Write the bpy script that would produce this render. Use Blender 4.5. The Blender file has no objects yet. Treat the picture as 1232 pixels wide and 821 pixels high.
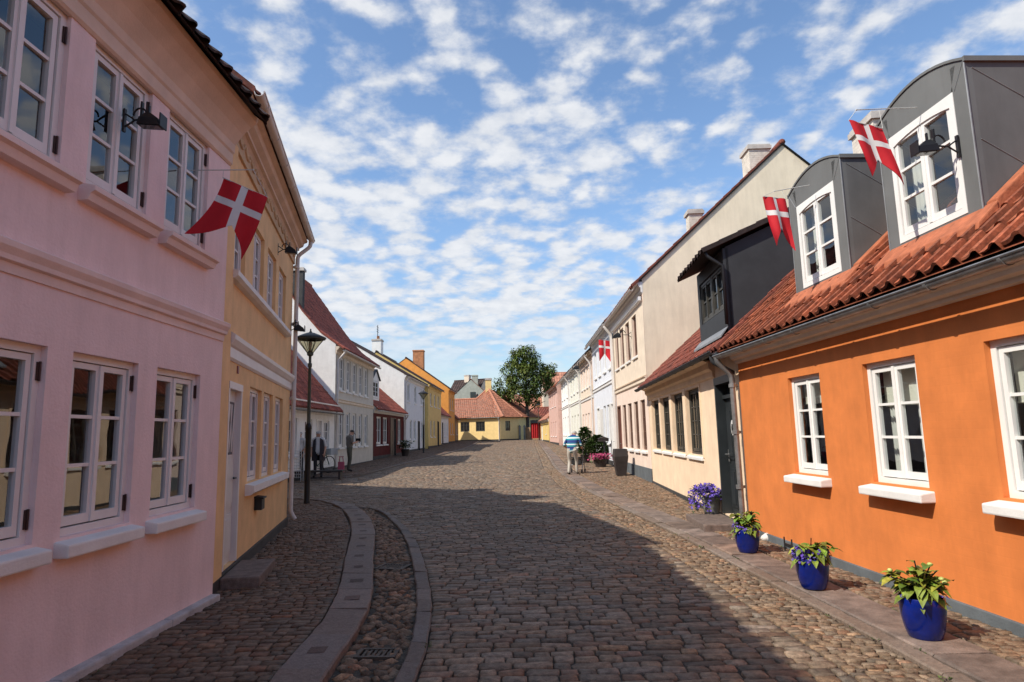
import bpy, bmesh, math, random
import numpy as np
from mathutils import Vector, Matrix
random.seed(7); RNG = np.random.default_rng(11)
R = math.radians
sc = bpy.context.scene
COL = sc.collection
# ------------------------------------------------------------------ ground height: level near the camera, rising gently up the street
def gz(y):
    if y < 8: return 0.0
    if y < 24: return 0.0115*(y-8)**2/32
    return 0.0115*(y-16)
def lerp(a, b, t): return a+(b-a)*t
def interp(v, pts):                     # piecewise linear, pts = [(key, value)...]
    return float(np.interp(v, [p[0] for p in pts], [p[1] for p in pts]))
# ------------------------------------------------------------------ materials
def nodes_of(name):
    m = bpy.data.materials.new(name); m.use_nodes = True
    nt = m.node_tree; b = nt.nodes['Principled BSDF']
    return m, nt, b
def mat(name, col, rough=.8, var=.12, scale=3.0, fine=0.0, fscale=90., bump=.0, bscale=60., attr=False, metal=0., spec=.4, col2=None, coat=0.,
        brick=None, stain=0.0, sheen=0):
    m, nt, b = nodes_of(name); N = nt.nodes; L = nt.links
    tc = N.new('ShaderNodeTexCoord')
    n = N.new('ShaderNodeTexNoise'); n.inputs['Scale'].default_value = scale; n.inputs['Detail'].default_value = 6; n.inputs['Roughness'].default_value = .62
    L.new(tc.outputs['Object'], n.inputs['Vector'])
    c2 = col2 or tuple(c*(1-var*2.2) for c in col)
    c1 = tuple(min(1, c*(1+var)) for c in col)
    ramp = N.new('ShaderNodeValToRGB'); ramp.color_ramp.elements[0].position = .32; ramp.color_ramp.elements[1].position = .68
    ramp.color_ramp.elements[0].color = (*c2, 1); ramp.color_ramp.elements[1].color = (*c1, 1)
    L.new(n.outputs['Fac'], ramp.inputs['Fac'])
    out = ramp.outputs['Color']
    def mult(out, fac, colsock):
        mx = N.new('ShaderNodeMix'); mx.data_type = 'RGBA'; mx.blend_type = 'MULTIPLY'; mx.inputs['Factor'].default_value = fac
        L.new(out, mx.inputs['A']); L.new(colsock, mx.inputs['B']); return mx.outputs['Result']
    if fine:
        f = N.new('ShaderNodeTexNoise'); f.inputs['Scale'].default_value = fscale; f.inputs['Detail'].default_value = 3
        L.new(tc.outputs['Object'], f.inputs['Vector'])
        r2 = N.new('ShaderNodeValToRGB'); r2.color_ramp.elements[0].position = .3; r2.color_ramp.elements[1].position = .7
        r2.color_ramp.elements[0].color = (1-fine,)*3+(1,); r2.color_ramp.elements[1].color = (1, 1, 1, 1)
        L.new(f.outputs['Fac'], r2.inputs['Fac']); out = mult(out, 1, r2.outputs['Color'])
    if stain:                           # vertical rain streaks and blotches that belong to the wall itself
        mp = N.new('ShaderNodeMapping'); mp.inputs['Scale'].default_value = (2.2, 2.2, .35); L.new(tc.outputs['Object'], mp.inputs['Vector'])
        f = N.new('ShaderNodeTexNoise'); f.inputs['Scale'].default_value = 2.3; f.inputs['Detail'].default_value = 8; f.inputs['Roughness'].default_value = .7
        L.new(mp.outputs['Vector'], f.inputs['Vector'])
        r3 = N.new('ShaderNodeValToRGB'); r3.color_ramp.elements[0].position = .36; r3.color_ramp.elements[1].position = .6
        r3.color_ramp.elements[0].color = (1-stain, 1-stain*1.05, 1-stain*1.1, 1); r3.color_ramp.elements[1].color = (1, 1, 1, 1)
        L.new(f.outputs['Fac'], r3.inputs['Fac']); out = mult(out, 1, r3.outputs['Color'])
    if attr:
        a = N.new('ShaderNodeAttribute'); a.attribute_name = 'Col'; out = mult(out, 1, a.outputs['Color'])
    L.new(out, b.inputs['Base Color'])
    b.inputs['Roughness'].default_value = rough; b.inputs['Metallic'].default_value = metal; b.inputs['Specular IOR Level'].default_value = spec
    b.inputs['Coat Weight'].default_value = coat
    hs = None
    if bump:
        nb = N.new('ShaderNodeTexNoise'); nb.inputs['Scale'].default_value = bscale; nb.inputs['Detail'].default_value = 5
        L.new(tc.outputs['Object'], nb.inputs['Vector']); hs = nb.outputs['Fac']; dist = bump
    if brick:                           # painted brickwork: only the relief of the courses
        uv = N.new('ShaderNodeUVMap'); uv.uv_map = 'UVMap'
        wob = N.new('ShaderNodeTexNoise'); wob.inputs['Scale'].default_value = 5; L.new(tc.outputs['Object'], wob.inputs['Vector'])
        ad = N.new('ShaderNodeVectorMath'); ad.operation = 'MULTIPLY_ADD'; ad.inputs[1].default_value = (.012, .012, 0); L.new(wob.outputs['Color'], ad.inputs[0]); L.new(uv.outputs['UV'], ad.inputs[2])
        bt = N.new('ShaderNodeTexBrick'); bt.inputs['Scale'].default_value = 1; bt.inputs['Brick Width'].default_value = .24; bt.inputs['Row Height'].default_value = .072
        bt.inputs['Mortar Size'].default_value = .007; bt.inputs['Mortar Smooth'].default_value = .6
        bt.inputs['Color1'].default_value = (1, 1, 1, 1); bt.inputs['Color2'].default_value = (.93, .93, .93, 1); bt.inputs['Mortar'].default_value = (0, 0, 0, 1)
        L.new(ad.outputs['Vector'], bt.inputs['Vector'])
        wv = N.new('ShaderNodeTexNoise'); wv.inputs['Scale'].default_value = 9; wv.inputs['Detail'].default_value = 4; L.new(tc.outputs['Object'], wv.inputs['Vector'])
        a1 = N.new('ShaderNodeMath'); a1.operation = 'MULTIPLY_ADD'; a1.inputs[1].default_value = 1.3; L.new(wv.outputs['Fac'], a1.inputs[0]); L.new(bt.outputs['Color'], a1.inputs[2])
        hs = a1.outputs[0]; dist = brick
    if hs is not None:
        bp = N.new('ShaderNodeBump'); bp.inputs['Strength'].default_value = 1.0; bp.inputs['Distance'].default_value = dist
        L.new(hs, bp.inputs['Height']); L.new(bp.outputs['Normal'], b.inputs['Normal'])
    return m
def glass_mat(name, ior=1.75, tint=(.86, .9, .9), wav=.0012):
    m = bpy.data.materials.new(name); m.use_nodes = True; nt = m.node_tree; nt.nodes.clear(); N = nt.nodes; L = nt.links
    o = N.new('ShaderNodeOutputMaterial'); mx = N.new('ShaderNodeMixShader'); t = N.new('ShaderNodeBsdfTransparent'); g = N.new('ShaderNodeBsdfGlossy')
    t.inputs['Color'].default_value = (*tint, 1); g.inputs['Roughness'].default_value = .0
    f = N.new('ShaderNodeFresnel'); ge = N.new('ShaderNodeNewGeometry'); im = N.new('ShaderNodeMapRange')   # a thin pane reflects alike from both sides
    im.inputs['To Min'].default_value = ior; im.inputs['To Max'].default_value = 1/ior; L.new(ge.outputs['Backfacing'], im.inputs['Value']); L.new(im.outputs['Result'], f.inputs['IOR'])
    tc = N.new('ShaderNodeTexCoord'); n = N.new('ShaderNodeTexNoise'); n.inputs['Scale'].default_value = 3.5; n.inputs['Detail'].default_value = 1
    L.new(tc.outputs['Object'], n.inputs['Vector'])
    bp = N.new('ShaderNodeBump'); bp.inputs['Distance'].default_value = wav; bp.inputs['Strength'].default_value = 1; L.new(n.outputs['Fac'], bp.inputs['Height'])
    L.new(bp.outputs['Normal'], g.inputs['Normal'])
    L.new(f.outputs['Fac'], mx.inputs['Fac']); L.new(t.outputs['BSDF'], mx.inputs[1]); L.new(g.outputs['BSDF'], mx.inputs[2]); L.new(mx.outputs['Shader'], o.inputs['Surface'])
    return m
M = {}
def defmats():
    d = dict
    specs = dict(
        pink=d(col=(.84, .645, .63), var=.03, bump=.004, bscale=45, stain=.09), pink_trim=d(col=(.82, .66, .62), var=.05, bump=.002),
        pink_cornice=d(col=(.70, .54, .43), var=.06, bump=.002),
        ochre=d(col=(.82, .52, .25), var=.06, bump=.004, bscale=40, stain=.07), ochre_frieze=d(col=(.60, .42, .25), var=.1, bump=.003),
        orange=d(col=(.66, .200, .050), var=.06, brick=.00022, stain=.08, rough=.75), beige=d(col=(.88, .67, .47), var=.05, bump=.004, stain=.06),
        gable=d(col=(.85, .74, .56), var=.05, scale=.9, bump=.005, stain=.10), blush=d(col=(.80, .64, .53), var=.04, bump=.003, stain=.06), cream=d(col=(.76, .64, .50), var=.05, stain=.07),
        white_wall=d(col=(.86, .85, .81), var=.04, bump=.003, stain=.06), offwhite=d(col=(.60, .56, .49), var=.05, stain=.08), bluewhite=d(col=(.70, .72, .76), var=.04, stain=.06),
        shop_red=d(col=(.085, .005, .007), var=.12, rough=.7, spec=.15), palegreen=d(col=(.76, .75, .65), var=.05, stain=.07), salmon=d(col=(.66, .42, .35), var=.06, stain=.08),
        yellow=d(col=(.74, .54, .20), var=.06, stain=.06), hot_orange=d(col=(.80, .34, .07), var=.06, stain=.06), brown_wall=d(col=(.42, .25, .13), var=.08, stain=.08),
        butter=d(col=(.88, .64, .28), var=.04, stain=.05), greygreen=d(col=(.44, .45, .38), var=.08), pale_wall=d(col=(.66, .58, .46), var=.06), terracotta_wall=d(col=(.55, .30, .18), var=.08),
        plinth_grey=d(col=(.115, .13, .14), var=.12, bump=.004, rough=.8), plinth_dark=d(col=(.05, .048, .047), var=.2, bump=.004), plinth_stone=d(col=(.46, .44, .43), var=.15, bump=.006, scale=5),
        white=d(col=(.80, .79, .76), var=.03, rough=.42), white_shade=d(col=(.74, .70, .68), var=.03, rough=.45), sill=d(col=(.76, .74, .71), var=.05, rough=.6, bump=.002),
        brown_frame=d(col=(.16, .085, .06), var=.1, rough=.55), dark_frame=d(col=(.06, .055, .045), var=.15, rough=.5), iron=d(col=(.018, .018, .02), var=.2, rough=.5), hinge=d(col=(.05, .022, .018), var=.3, rough=.6),
        zinc=d(col=(.165, .17, .17), var=.07, scale=1.5, rough=.8, spec=.15, stain=.08), zinc_cheek=d(col=(.15, .152, .152), var=.07, scale=1.5, rough=.85, spec=.1, stain=.1), flash_orange=d(col=(.42, .13, .06), var=.14, scale=9, rough=.8, bump=.006, bscale=30), zinc_seam=d(col=(.26, .27, .28), var=.1, rough=.4, metal=.3),
        galv=d(col=(.30, .30, .30), var=.15, rough=.38, metal=.6, scale=8), slate=d(col=(.035, .037, .041), var=.12, rough=.6), white_pipe=d(col=(.66, .62, .58), var=.06, rough=.5),
        door_dark=d(col=(.028, .033, .036), var=.12, rough=.4), door_white=d(col=(.66, .64, .60), var=.05, rough=.5), door_red=d(col=(.22, .03, .03), var=.1, rough=.5),
        tile_orange=d(col=(.34, .095, .043), var=.26, scale=14, attr=True, rough=.72, fine=.35, fscale=60), tile_red=d(col=(.25, .066, .04), var=.24, scale=14, attr=True, rough=.75, fine=.4, fscale=60),
        tile_bright=d(col=(.40, .10, .06), var=.24, scale=14, attr=True, rough=.75, fine=.3, fscale=60), tile_end=d(col=(.34, .13, .075), var=.25, scale=10, attr=True, rough=.8), tile_pale=d(col=(.44, .20, .13), var=.2, scale=10, attr=True, rough=.8), tile_dark=d(col=(.055, .032, .028), var=.25, scale=10, attr=True, rough=.75), mortar=d(col=(.50, .46, .42), var=.12, bump=.004),
        brick_ch=d(col=(.68, .62, .54), var=.12, brick=.006), brick_red=d(col=(.50, .22, .10), var=.15, brick=.006),
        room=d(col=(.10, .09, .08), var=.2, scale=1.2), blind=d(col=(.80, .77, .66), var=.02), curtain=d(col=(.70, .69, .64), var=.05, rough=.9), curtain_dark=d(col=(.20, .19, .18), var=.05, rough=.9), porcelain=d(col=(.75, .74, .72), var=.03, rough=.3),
        sett=d(col=(.245, .178, .125), var=.25, scale=18, attr=True, rough=.72, fine=.4, fscale=120, bump=.006, bscale=70, spec=.35),
        granite=d(col=(.20, .155, .13), var=.14, scale=30, attr=True, rough=.75, fine=.5, fscale=260, bump=.006, bscale=60), granite_red=d(col=(.265, .19, .15), var=.22, scale=6, attr=True, rough=.78, fine=.5, fscale=260, bump=.008, bscale=45),
        soil=d(col=(.095, .078, .06), var=.3, scale=20, rough=.95, fine=.5, bump=.01), step=d(col=(.21, .155, .13), var=.2, scale=12, fine=.4, fscale=150, bump=.004),
        grass=d(col=(.07, .10, .03), var=.3, attr=True), leaf=d(col=(.20, .26, .045), var=.2, scale=25, attr=True, rough=.5, spec=.4), leaf_dark=d(col=(.055, .095, .028), var=.25, scale=8, attr=True, rough=.6),
        tree_leaf=d(col=(.115, .16, .035), var=.25, scale=1.5, attr=True, rough=.6), bark=d(col=(.09, .07, .055), var=.25, scale=8, bump=.02, bscale=30),
        glaze=d(col=(.002, .014, .17), var=.2, scale=6, rough=.22, spec=.4, coat=.25), potgrey=d(col=(.22, .22, .20), var=.2, rough=.7), planter=d(col=(.045, .035, .032), var=.2, rough=.6),
        purple=d(col=(.13, .075, .42), var=.25, scale=60, attr=True, rough=.7), magenta=d(col=(.40, .05, .14), var=.25, scale=60, attr=True, rough=.7), flower_pale=d(col=(.46, .50, .15), var=.2, scale=60, rough=.7),
        flag_red=d(col=(.56, .012, .022), var=.06, rough=.75), flag_white=d(col=(.74, .72, .70), var=.03, rough=.75), pole=d(col=(.55, .55, .52), var=.05, rough=.4),
        lamp_black=d(col=(.012, .012, .013), var=.2, rough=.45), lamp_green=d(col=(.085, .095, .075), var=.15, rough=.5), skin=d(col=(.50, .28, .19), var=.05, rough=.55), hair_grey=d(col=(.42, .40, .37), var=.15, scale=40), hair_dark=d(col=(.03, .022, .018), var=.2),
        trousers_pale=d(col=(.46, .42, .36), var=.06), trousers_dark=d(col=(.035, .035, .04), var=.15), olive=d(col=(.09, .09, .065), var=.15), shoe=d(col=(.02, .018, .017), var=.1), shirt_white=d(col=(.66, .65, .64), var=.05), jacket=d(col=(.035, .03, .035), var=.1), vest=d(col=(.15, .13, .11), var=.1), pinkbag=d(col=(.50, .10, .16), var=.1),
        rubber=d(col=(.015, .015, .015), var=.1, rough=.7), alu=d(col=(.22, .22, .23), var=.05, rough=.35, metal=.6), seat_black=d(col=(.02, .02, .022), var=.1), bike_green=d(col=(.02, .08, .05), var=.1, rough=.4), wire_white=d(col=(.6, .6, .58), var=.05), crate=d(col=(.5, .52, .52), var=.1),
        red_cloth=d(col=(.42, .018, .022), var=.1), cast_iron=d(col=(.075, .055, .042), var=.25, rough=.65, metal=.3, bump=.003), white_stone=d(col=(.7, .68, .64), var=.1, bump=.01, bscale=30), stucco_sign=d(col=(.78, .77, .74), var=.02), cheeks=d(col=(.035, .037, .041), var=.1, rough=.7))
    for k, v in specs.items(): M[k] = mat(k, **v)
    M['pane'] = glass_mat('window_glass', 2.1); M['pane_dark'] = mat('far_window_glass', (.022, .026, .03), rough=.06, var=.1, spec=.6)
    M['lamp_glass'] = glass_mat('lamp_glass', 1.5, (.72, .70, .58))
    m, nt, b = nodes_of('striped_shirt'); N = nt.nodes; L = nt.links
    tc = N.new('ShaderNodeTexCoord'); sx = N.new('ShaderNodeSeparateXYZ'); L.new(tc.outputs['Object'], sx.inputs[0])
    ml = N.new('ShaderNodeMath'); ml.operation = 'MULTIPLY'; ml.inputs[1].default_value = 4.4; L.new(sx.outputs['Z'], ml.inputs[0])
    fr = N.new('ShaderNodeMath'); fr.operation = 'FRACT'; L.new(ml.outputs[0], fr.inputs[0])
    rp = N.new('ShaderNodeValToRGB'); rp.color_ramp.interpolation = 'CONSTANT'; e = rp.color_ramp.elements
    e[0].position = 0; e[0].color = (.012, .035, .16, 1); e[1].position = .34; e[1].color = (.02, .24, .26, 1)
    for p, c in ((.58, (.66, .68, .66, 1)), (.74, (.02, .20, .26, 1)), (.9, (.012, .035, .16, 1))):
        q = e.new(p); q.color = c
    L.new(fr.outputs[0], rp.inputs['Fac']); L.new(rp.outputs['Color'], b.inputs['Base Color']); b.inputs['Roughness'].default_value = .85
    M['stripes'] = m
defmats()
# ------------------------------------------------------------------ building blocks
WLOC = {}                                # world location of every empty or mesh that parents others
def root(name, label, cat, loc, group=None):
    o = bpy.data.objects.new(name, None); COL.objects.link(o); o.location = loc; o.empty_display_size = .2
    o['label'] = label; o['category'] = cat
    if group: o['group'] = group
    WLOC[o.name] = Vector(loc); return o
class Fr:
    """upright frame: s along, o outwards, z up. n = right-hand side of t"""
    def __init__(f, a, b=None, t=None):
        f.a = Vector(a[:2]); d = (Vector(b[:2])-f.a) if b is not None else Vector(t); f.L = d.length; f.t = d.normalized(); f.n = Vector((f.t.y, -f.t.x))
    def pt(f, s, o, z): p = f.a+f.t*s+f.n*o; return Vector((p.x, p.y, z))
    def xy(f, s, o=0): return f.pt(s, o, 0).xy
WORLD = Fr((0, 0), t=(1, 0)); WORLD.n = Vector((0, 1))
class MB:
    def __init__(m, fr=WORLD): m.fr = fr; m.v = []; m.lv = []; m.f = []; m.mi = []; m.fc = []; m.cur = 0; m.col = (1, 1, 1); m.usecol = False
    def p(m, s, o, z): m.lv.append((s, o, z)); m.v.append(m.fr.pt(s, o, z)); return len(m.v)-1
    def face(m, idx): m.f.append(tuple(idx)); m.mi.append(m.cur); m.fc.append(m.col)
    def poly(m, pts): m.face([m.p(*q) for q in pts])
    def box(m, s0, s1, o0, o1, z0, z1):
        i = [m.p(s, o, z) for z in (z0, z1) for (s, o) in ((s0, o0), (s1, o0), (s1, o1), (s0, o1))]
        for q in ((0, 3, 2, 1), (4, 5, 6, 7), (0, 1, 5, 4), (1, 2, 6, 5), (2, 3, 7, 6), (3, 0, 4, 7)): m.face([i[k] for k in q])
    def prism(m, prof, s0, s1):                      # closed (o,z) outline extruded along s
        n = len(prof); a = [m.p(s0, o, z) for o, z in prof]; b = [m.p(s1, o, z) for o, z in prof]
        for k in range(n): m.face((a[k], a[(k+1) % n], b[(k+1) % n], b[k]))
        m.face(a[::-1]); m.face(b)
    def oprism(m, prof, o0, o1):                     # closed (s,z) outline extruded along o
        n = len(prof); a = [m.p(s, o0, z) for s, z in prof]; b = [m.p(s, o1, z) for s, z in prof]
        for k in range(n): m.face((a[k], a[(k+1) % n], b[(k+1) % n], b[k]))
        m.face(a[::-1]); m.face(b)
    def zprism(m, prof, z0, z1, f=None):
        n = len(prof); a = [m.p(s, o, z0) for s, o in prof]; b = [m.p(s, o, z1) for s, o in prof]
        for k in range(n): m.face((a[k], a[(k+1) % n], b[(k+1) % n], b[k]))
        m.face(a[::-1]); m.face(b)
    def tube(m, pts, r, n=8, caps=True):
        P = [Vector(q) for q in pts]; rr = r if isinstance(r, (list, tuple)) else [r]*len(P); rings = []; up = None
        for k, q in enumerate(P):
            d = (P[min(k+1, len(P)-1)]-P[max(k-1, 0)]).normalized()
            if up is None: up = Vector((0, 0, 1)) if abs(d.z) < .9 else Vector((1, 0, 0))
            x = d.cross(up).normalized(); y = x.cross(d).normalized(); up = y
            rings.append([m.p(*(q+(x*math.cos(2*math.pi*j/n)+y*math.sin(2*math.pi*j/n))*rr[k])) for j in range(n)])
        for a, b in zip(rings, rings[1:]):
            for j in range(n): m.face((a[j], a[(j+1) % n], b[(j+1) % n], b[j]))
        if caps: m.face(rings[0][::-1]); m.face(rings[-1])
    def lathe(m, c, prof, n=24, cap=True, sq=None):
        rings = []
        for r, z in prof:
            rings.append([m.p(c[0]+r*math.cos(2*math.pi*j/n), c[1]+r*math.sin(2*math.pi*j/n), c[2]+z) for j in range(n)])
        for a, b in zip(rings, rings[1:]):
            for j in range(n): m.face((a[j], a[(j+1) % n], b[(j+1) % n], b[j]))
        if cap: m.face(rings[0][::-1]); m.face(rings[-1])
    def ball(m, c, rx, ry, rz, n=12, k=8):
        prof = [(math.sin(math.pi*i/k), -math.cos(math.pi*i/k)) for i in range(k+1)]; rings = []
        for r, z in prof: rings.append([m.p(c[0]+rx*max(r, .01)*math.cos(2*math.pi*j/n), c[1]+ry*max(r, .01)*math.sin(2*math.pi*j/n), c[2]+rz*z) for j in range(n)])
        for a, b in zip(rings, rings[1:]):
            for j in range(n): m.face((a[j], a[(j+1) % n], b[(j+1) % n], b[j]))
        m.face(rings[0][::-1]); m.face(rings[-1])
    def build(m, name, mats, parent=None, smooth=False, bevel=0, recalc=True, label=None, loc=None):
        me = bpy.data.meshes.new(name)
        base = WLOC[parent.name] if parent is not None else Vector(loc or (0, 0, 0))
        me.from_pydata([tuple(q-base) for q in m.v], [], m.f)
        if not isinstance(mats, (list, tuple)): mats = [mats]
        for k in mats: me.materials.append(M[k])
        me.polygons.foreach_set('material_index', m.mi)
        uv = me.uv_layers.new(name='UVMap'); lv = np.array(m.lv, dtype=float).reshape(-1, 3)
        data = np.zeros((len(me.loops), 2)); li = 0
        for f in m.f:
            q = lv[list(f)]; e1 = q[1]-q[0]; e2 = q[-1]-q[0]; n = np.abs(np.cross(e1, e2)); ax = int(np.argmax(n))
            a, b = ((1, 2), (0, 2), (0, 1))[ax]; data[li:li+len(f), 0] = q[:, a]; data[li:li+len(f), 1] = q[:, b]; li += len(f)
        uv.data.foreach_set('uv', data.ravel())
        if m.usecol:
            ca = me.color_attributes.new('Col', 'FLOAT_COLOR', 'CORNER'); arr = np.ones((len(me.loops), 4)); li = 0
            for f, c in zip(m.f, m.fc): arr[li:li+len(f), :3] = c; li += len(f)
            ca.data.foreach_set('color', arr.ravel())
        if recalc or bevel:
            bm = bmesh.new(); bm.from_mesh(me)
            if bevel:
                bmesh.ops.remove_doubles(bm, verts=bm.verts, dist=1e-5)
                bmesh.ops.bevel(bm, geom=[e for e in bm.edges if len(e.link_faces) == 2 and e.calc_face_angle(0) > .5], offset=bevel, segments=2, profile=.6, affect='EDGES')
            bmesh.ops.recalc_face_normals(bm, faces=bm.faces); bm.to_mesh(me); bm.free()
        if smooth: me.shade_smooth() if smooth is True else me.shade_smooth()
        o = bpy.data.objects.new(name, me); COL.objects.link(o)
        if smooth and smooth is not True:
            md = o.modifiers.new('edges', 'EDGE_SPLIT'); md.split_angle = smooth
        if parent is not None: o.parent = parent
        else: o.location = base
        WLOC[o.name] = base
        if label: o['label'] = label
        return o
def tag(o, label, cat, group=None, kind=None):
    if label: o['label'] = label
    if cat: o['category'] = cat
    if group: o['group'] = group
    if kind: o['kind'] = kind
    return o
# ------------------------------------------------------------------ masonry
def wall_front(mb, s0, s1, z0, z1, holes, depth=.10, o=0.0):
    """front sheet with openings and their reveals. holes: (s0,s1,z0,z1)"""
    S = sorted({s0, s1, *[h[0] for h in holes], *[h[1] for h in holes]}); Z = sorted({z0, z1, *[h[2] for h in holes], *[h[3] for h in holes]})
    for a, b in zip(S, S[1:]):
        for c, d in zip(Z, Z[1:]):
            if any(h[0]-1e-6 <= a and b <= h[1]+1e-6 and h[2]-1e-6 <= c and d <= h[3]+1e-6 for h in holes): continue
            mb.poly([(a, o, c), (b, o, c), (b, o, d), (a, o, d)])
    for a, b, c, d in holes:
        k = o-depth
        mb.poly([(a, o, c), (a, k, c), (a, k, d), (a, o, d)]); mb.poly([(b, o, c), (b, o, d), (b, k, d), (b, k, c)])
        mb.poly([(a, o, d), (a, k, d), (b, k, d), (b, o, d)]); mb.poly([(a, o, c), (b, o, c), (b, k, c), (a, k, c)])
def roof_profile(zeave, ov, depth, pitch, flare=0):
    """(o,z) from the lower edge up to the ridge; flare = sprocketed foot"""
    t = math.tan(R(pitch)); zr = zeave+t*depth/2
    if flare: return [(ov, zeave-ov*t*.55), (-flare, zeave+flare*t*.62), (-flare*2.2, zeave+flare*2.2*t*.80), (-depth/2, zr)]
    return [(ov, zeave-ov*t), (-depth/2, zr)]
def tiles(mb, s0, s1, prof, w=.225, row=.33, amp=.044, lip=.017, tint=.30, darkrows=0, cut=None):
    """pantiles laid up a (o,z) profile: rolls across, lapped courses up the slope, one shade per tile"""
    mb.usecol = True
    P = [Vector(q) for q in prof]; cum = [0]
    for a, b in zip(P, P[1:]): cum.append(cum[-1]+(b-a).length)
    T = cum[-1]; nr = max(1, round(T/row)); n = max(1, round((s1-s0)/w)); w = (s1-s0)/n
    def at(d):
        for k in range(len(P)-1):
            if d <= cum[k+1]+1e-6:
                u = (d-cum[k])/(cum[k+1]-cum[k]); q = P[k].lerp(P[k+1], u); dd = (P[k+1]-P[k]).normalized(); return q, Vector((-dd.y, dd.x))*(1 if dd.x < 0 else 1)
        return P[-1], Vector((0, 1))
    wave = [(0, .0), (.07, .0), (.28, .04), (.48, .28), (.66, .82), (.82, 1.0), (.925, .85), (.935, -.7), (.99, -.7)]
    rnd = random.Random(int(abs(s0*13+s1*7+T*31)*100))
    for r in range(nr):
        q0, n0 = at(T*r/nr); q1, n1 = at(min(T, T*(r+1.12)/nr))
        if n0.y < 0: n0 = -n0
        if n1.y < 0: n1 = -n1
        bot = []; top = []; under = []
        for k in range(n+1):
            jit = rnd.uniform(-.008, .008); jo = rnd.uniform(-.012, .012); dd = (q1-q0).normalized()
            for u, h in (wave if k < n else wave[:1]):
                a = q0+n0*(amp*h+lip+jit)+dd*jo; b = q1+n1*(amp*h+.0); c = q0+n0*(amp*h-.002)
                s = s0+(k+u)*w
                bot.append(mb.p(s, a.x, a.y)); top.append(mb.p(s, b.x, b.y)); under.append(mb.p(s, c.x, c.y))
        m = len(wave); bad = 1
        for j in range(len(bot)-1):
            if j % m == 0:
                bad = 1+rnd.uniform(-tint, tint)*(1.0); g = rnd.uniform(-.06, .06)
                if rnd.random() < .07: bad *= .62
                mb.col = (bad, bad*(1+g), bad*(1+g*1.4))
            mb.face((bot[j], bot[j+1], top[j+1], top[j])); mb.face((under[j], under[j+1], bot[j+1], bot[j]))
    mb.col = (1, 1, 1)
def roof(H, fr, s0, s1, zeave, depth, pitch, mt, ov=.3, flare=0, back=True, w=.225, row=.33, ridge=True, verge='mortar', rake=.04):
    prof = roof_profile(zeave+.06, ov, depth, pitch, flare)
    mb = MB(fr); tiles(mb, s0-rake, s1+rake, prof, w, row)
    # back slope and underside close the roof
    zr = prof[-1][1]; t = math.tan(R(pitch)); mb.col = (.8, .8, .8)
    mb.poly([(s0-rake, -depth/2, zr), (s1+rake, -depth/2, zr), (s1+rake, -depth-ov, zeave+.06-ov*t), (s0-rake, -depth-ov, zeave+.06-ov*t)])
    for a, b in zip(prof, prof[1:]):
        mb.poly([(s0-rake, a[0], a[1]-.03), (s1+rake, a[0], a[1]-.03), (s1+rake, b[0], b[1]-.03), (s0-rake, b[0], b[1]-.03)])
        for s in (s0-rake, s1+rake): mb.poly([(s, a[0], a[1]-.05), (s, b[0], b[1]-.05), (s, b[0], b[1]+.03), (s, a[0], a[1]+.03)])
    o = mb.build('roof', mt, H, recalc=False)
    if ridge:
        rb = MB(fr); rb.tube([(s0-rake, -depth/2, zr+.02), (s1+rake, -depth/2, zr+.02)], .10, 8); rb.usecol = True; rb.build('ridge_tiles', mt, o, smooth=True)
    return o
def house_shell(H, fr, L, depth, z0, zeave, pitch, wm, holes, plinth=None, ph=.2, flare=0, gablemat=None, ppro=.025, gables=(True, True), s0=0, room=True, depth_r=.10, goff=.12):
    mb = MB(fr); wall_front(mb, s0, L, z0-.4, zeave, holes, depth_r)
    mats = [wm]
    if gablemat: mats.append(gablemat); mb.cur = 1
    prof = roof_profile(zeave, 0, depth, pitch, flare); t = math.tan(R(pitch))
    for s in (s0, L):
        pts = [(s, 0, z0-.4)]+[(s, o, z+goff) for o, z in prof if o <= 0]+[(s, -depth, zeave+goff), (s, -depth, z0-.4)]
        mb.poly(pts)
    mb.cur = 0
    mb.poly([(s0, -depth, z0-.4), (L, -depth, z0-.4), (L, -depth, zeave), (s0, -depth, zeave)])
    w = mb.build('wall', mats, H, recalc=False)
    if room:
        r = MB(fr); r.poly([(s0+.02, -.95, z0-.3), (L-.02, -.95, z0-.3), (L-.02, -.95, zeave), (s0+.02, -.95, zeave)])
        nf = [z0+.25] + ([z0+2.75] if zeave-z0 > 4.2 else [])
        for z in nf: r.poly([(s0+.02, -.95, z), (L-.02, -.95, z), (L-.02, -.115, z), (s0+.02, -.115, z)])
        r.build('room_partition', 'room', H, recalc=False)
    if plinth:
        segs = [h for h in holes if h[2] < z0+ph]; S = [s0]
        pb = MB(fr); c = s0
        for h in sorted(segs): pb.box(c, h[0]-.02, -.05, ppro, z0-.4, z0+ph); c = h[1]+.02
        pb.box(c, L, -.05, ppro, z0-.4, z0+ph); pb.build('plinth', plinth, H, bevel=.008)
    return w
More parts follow.
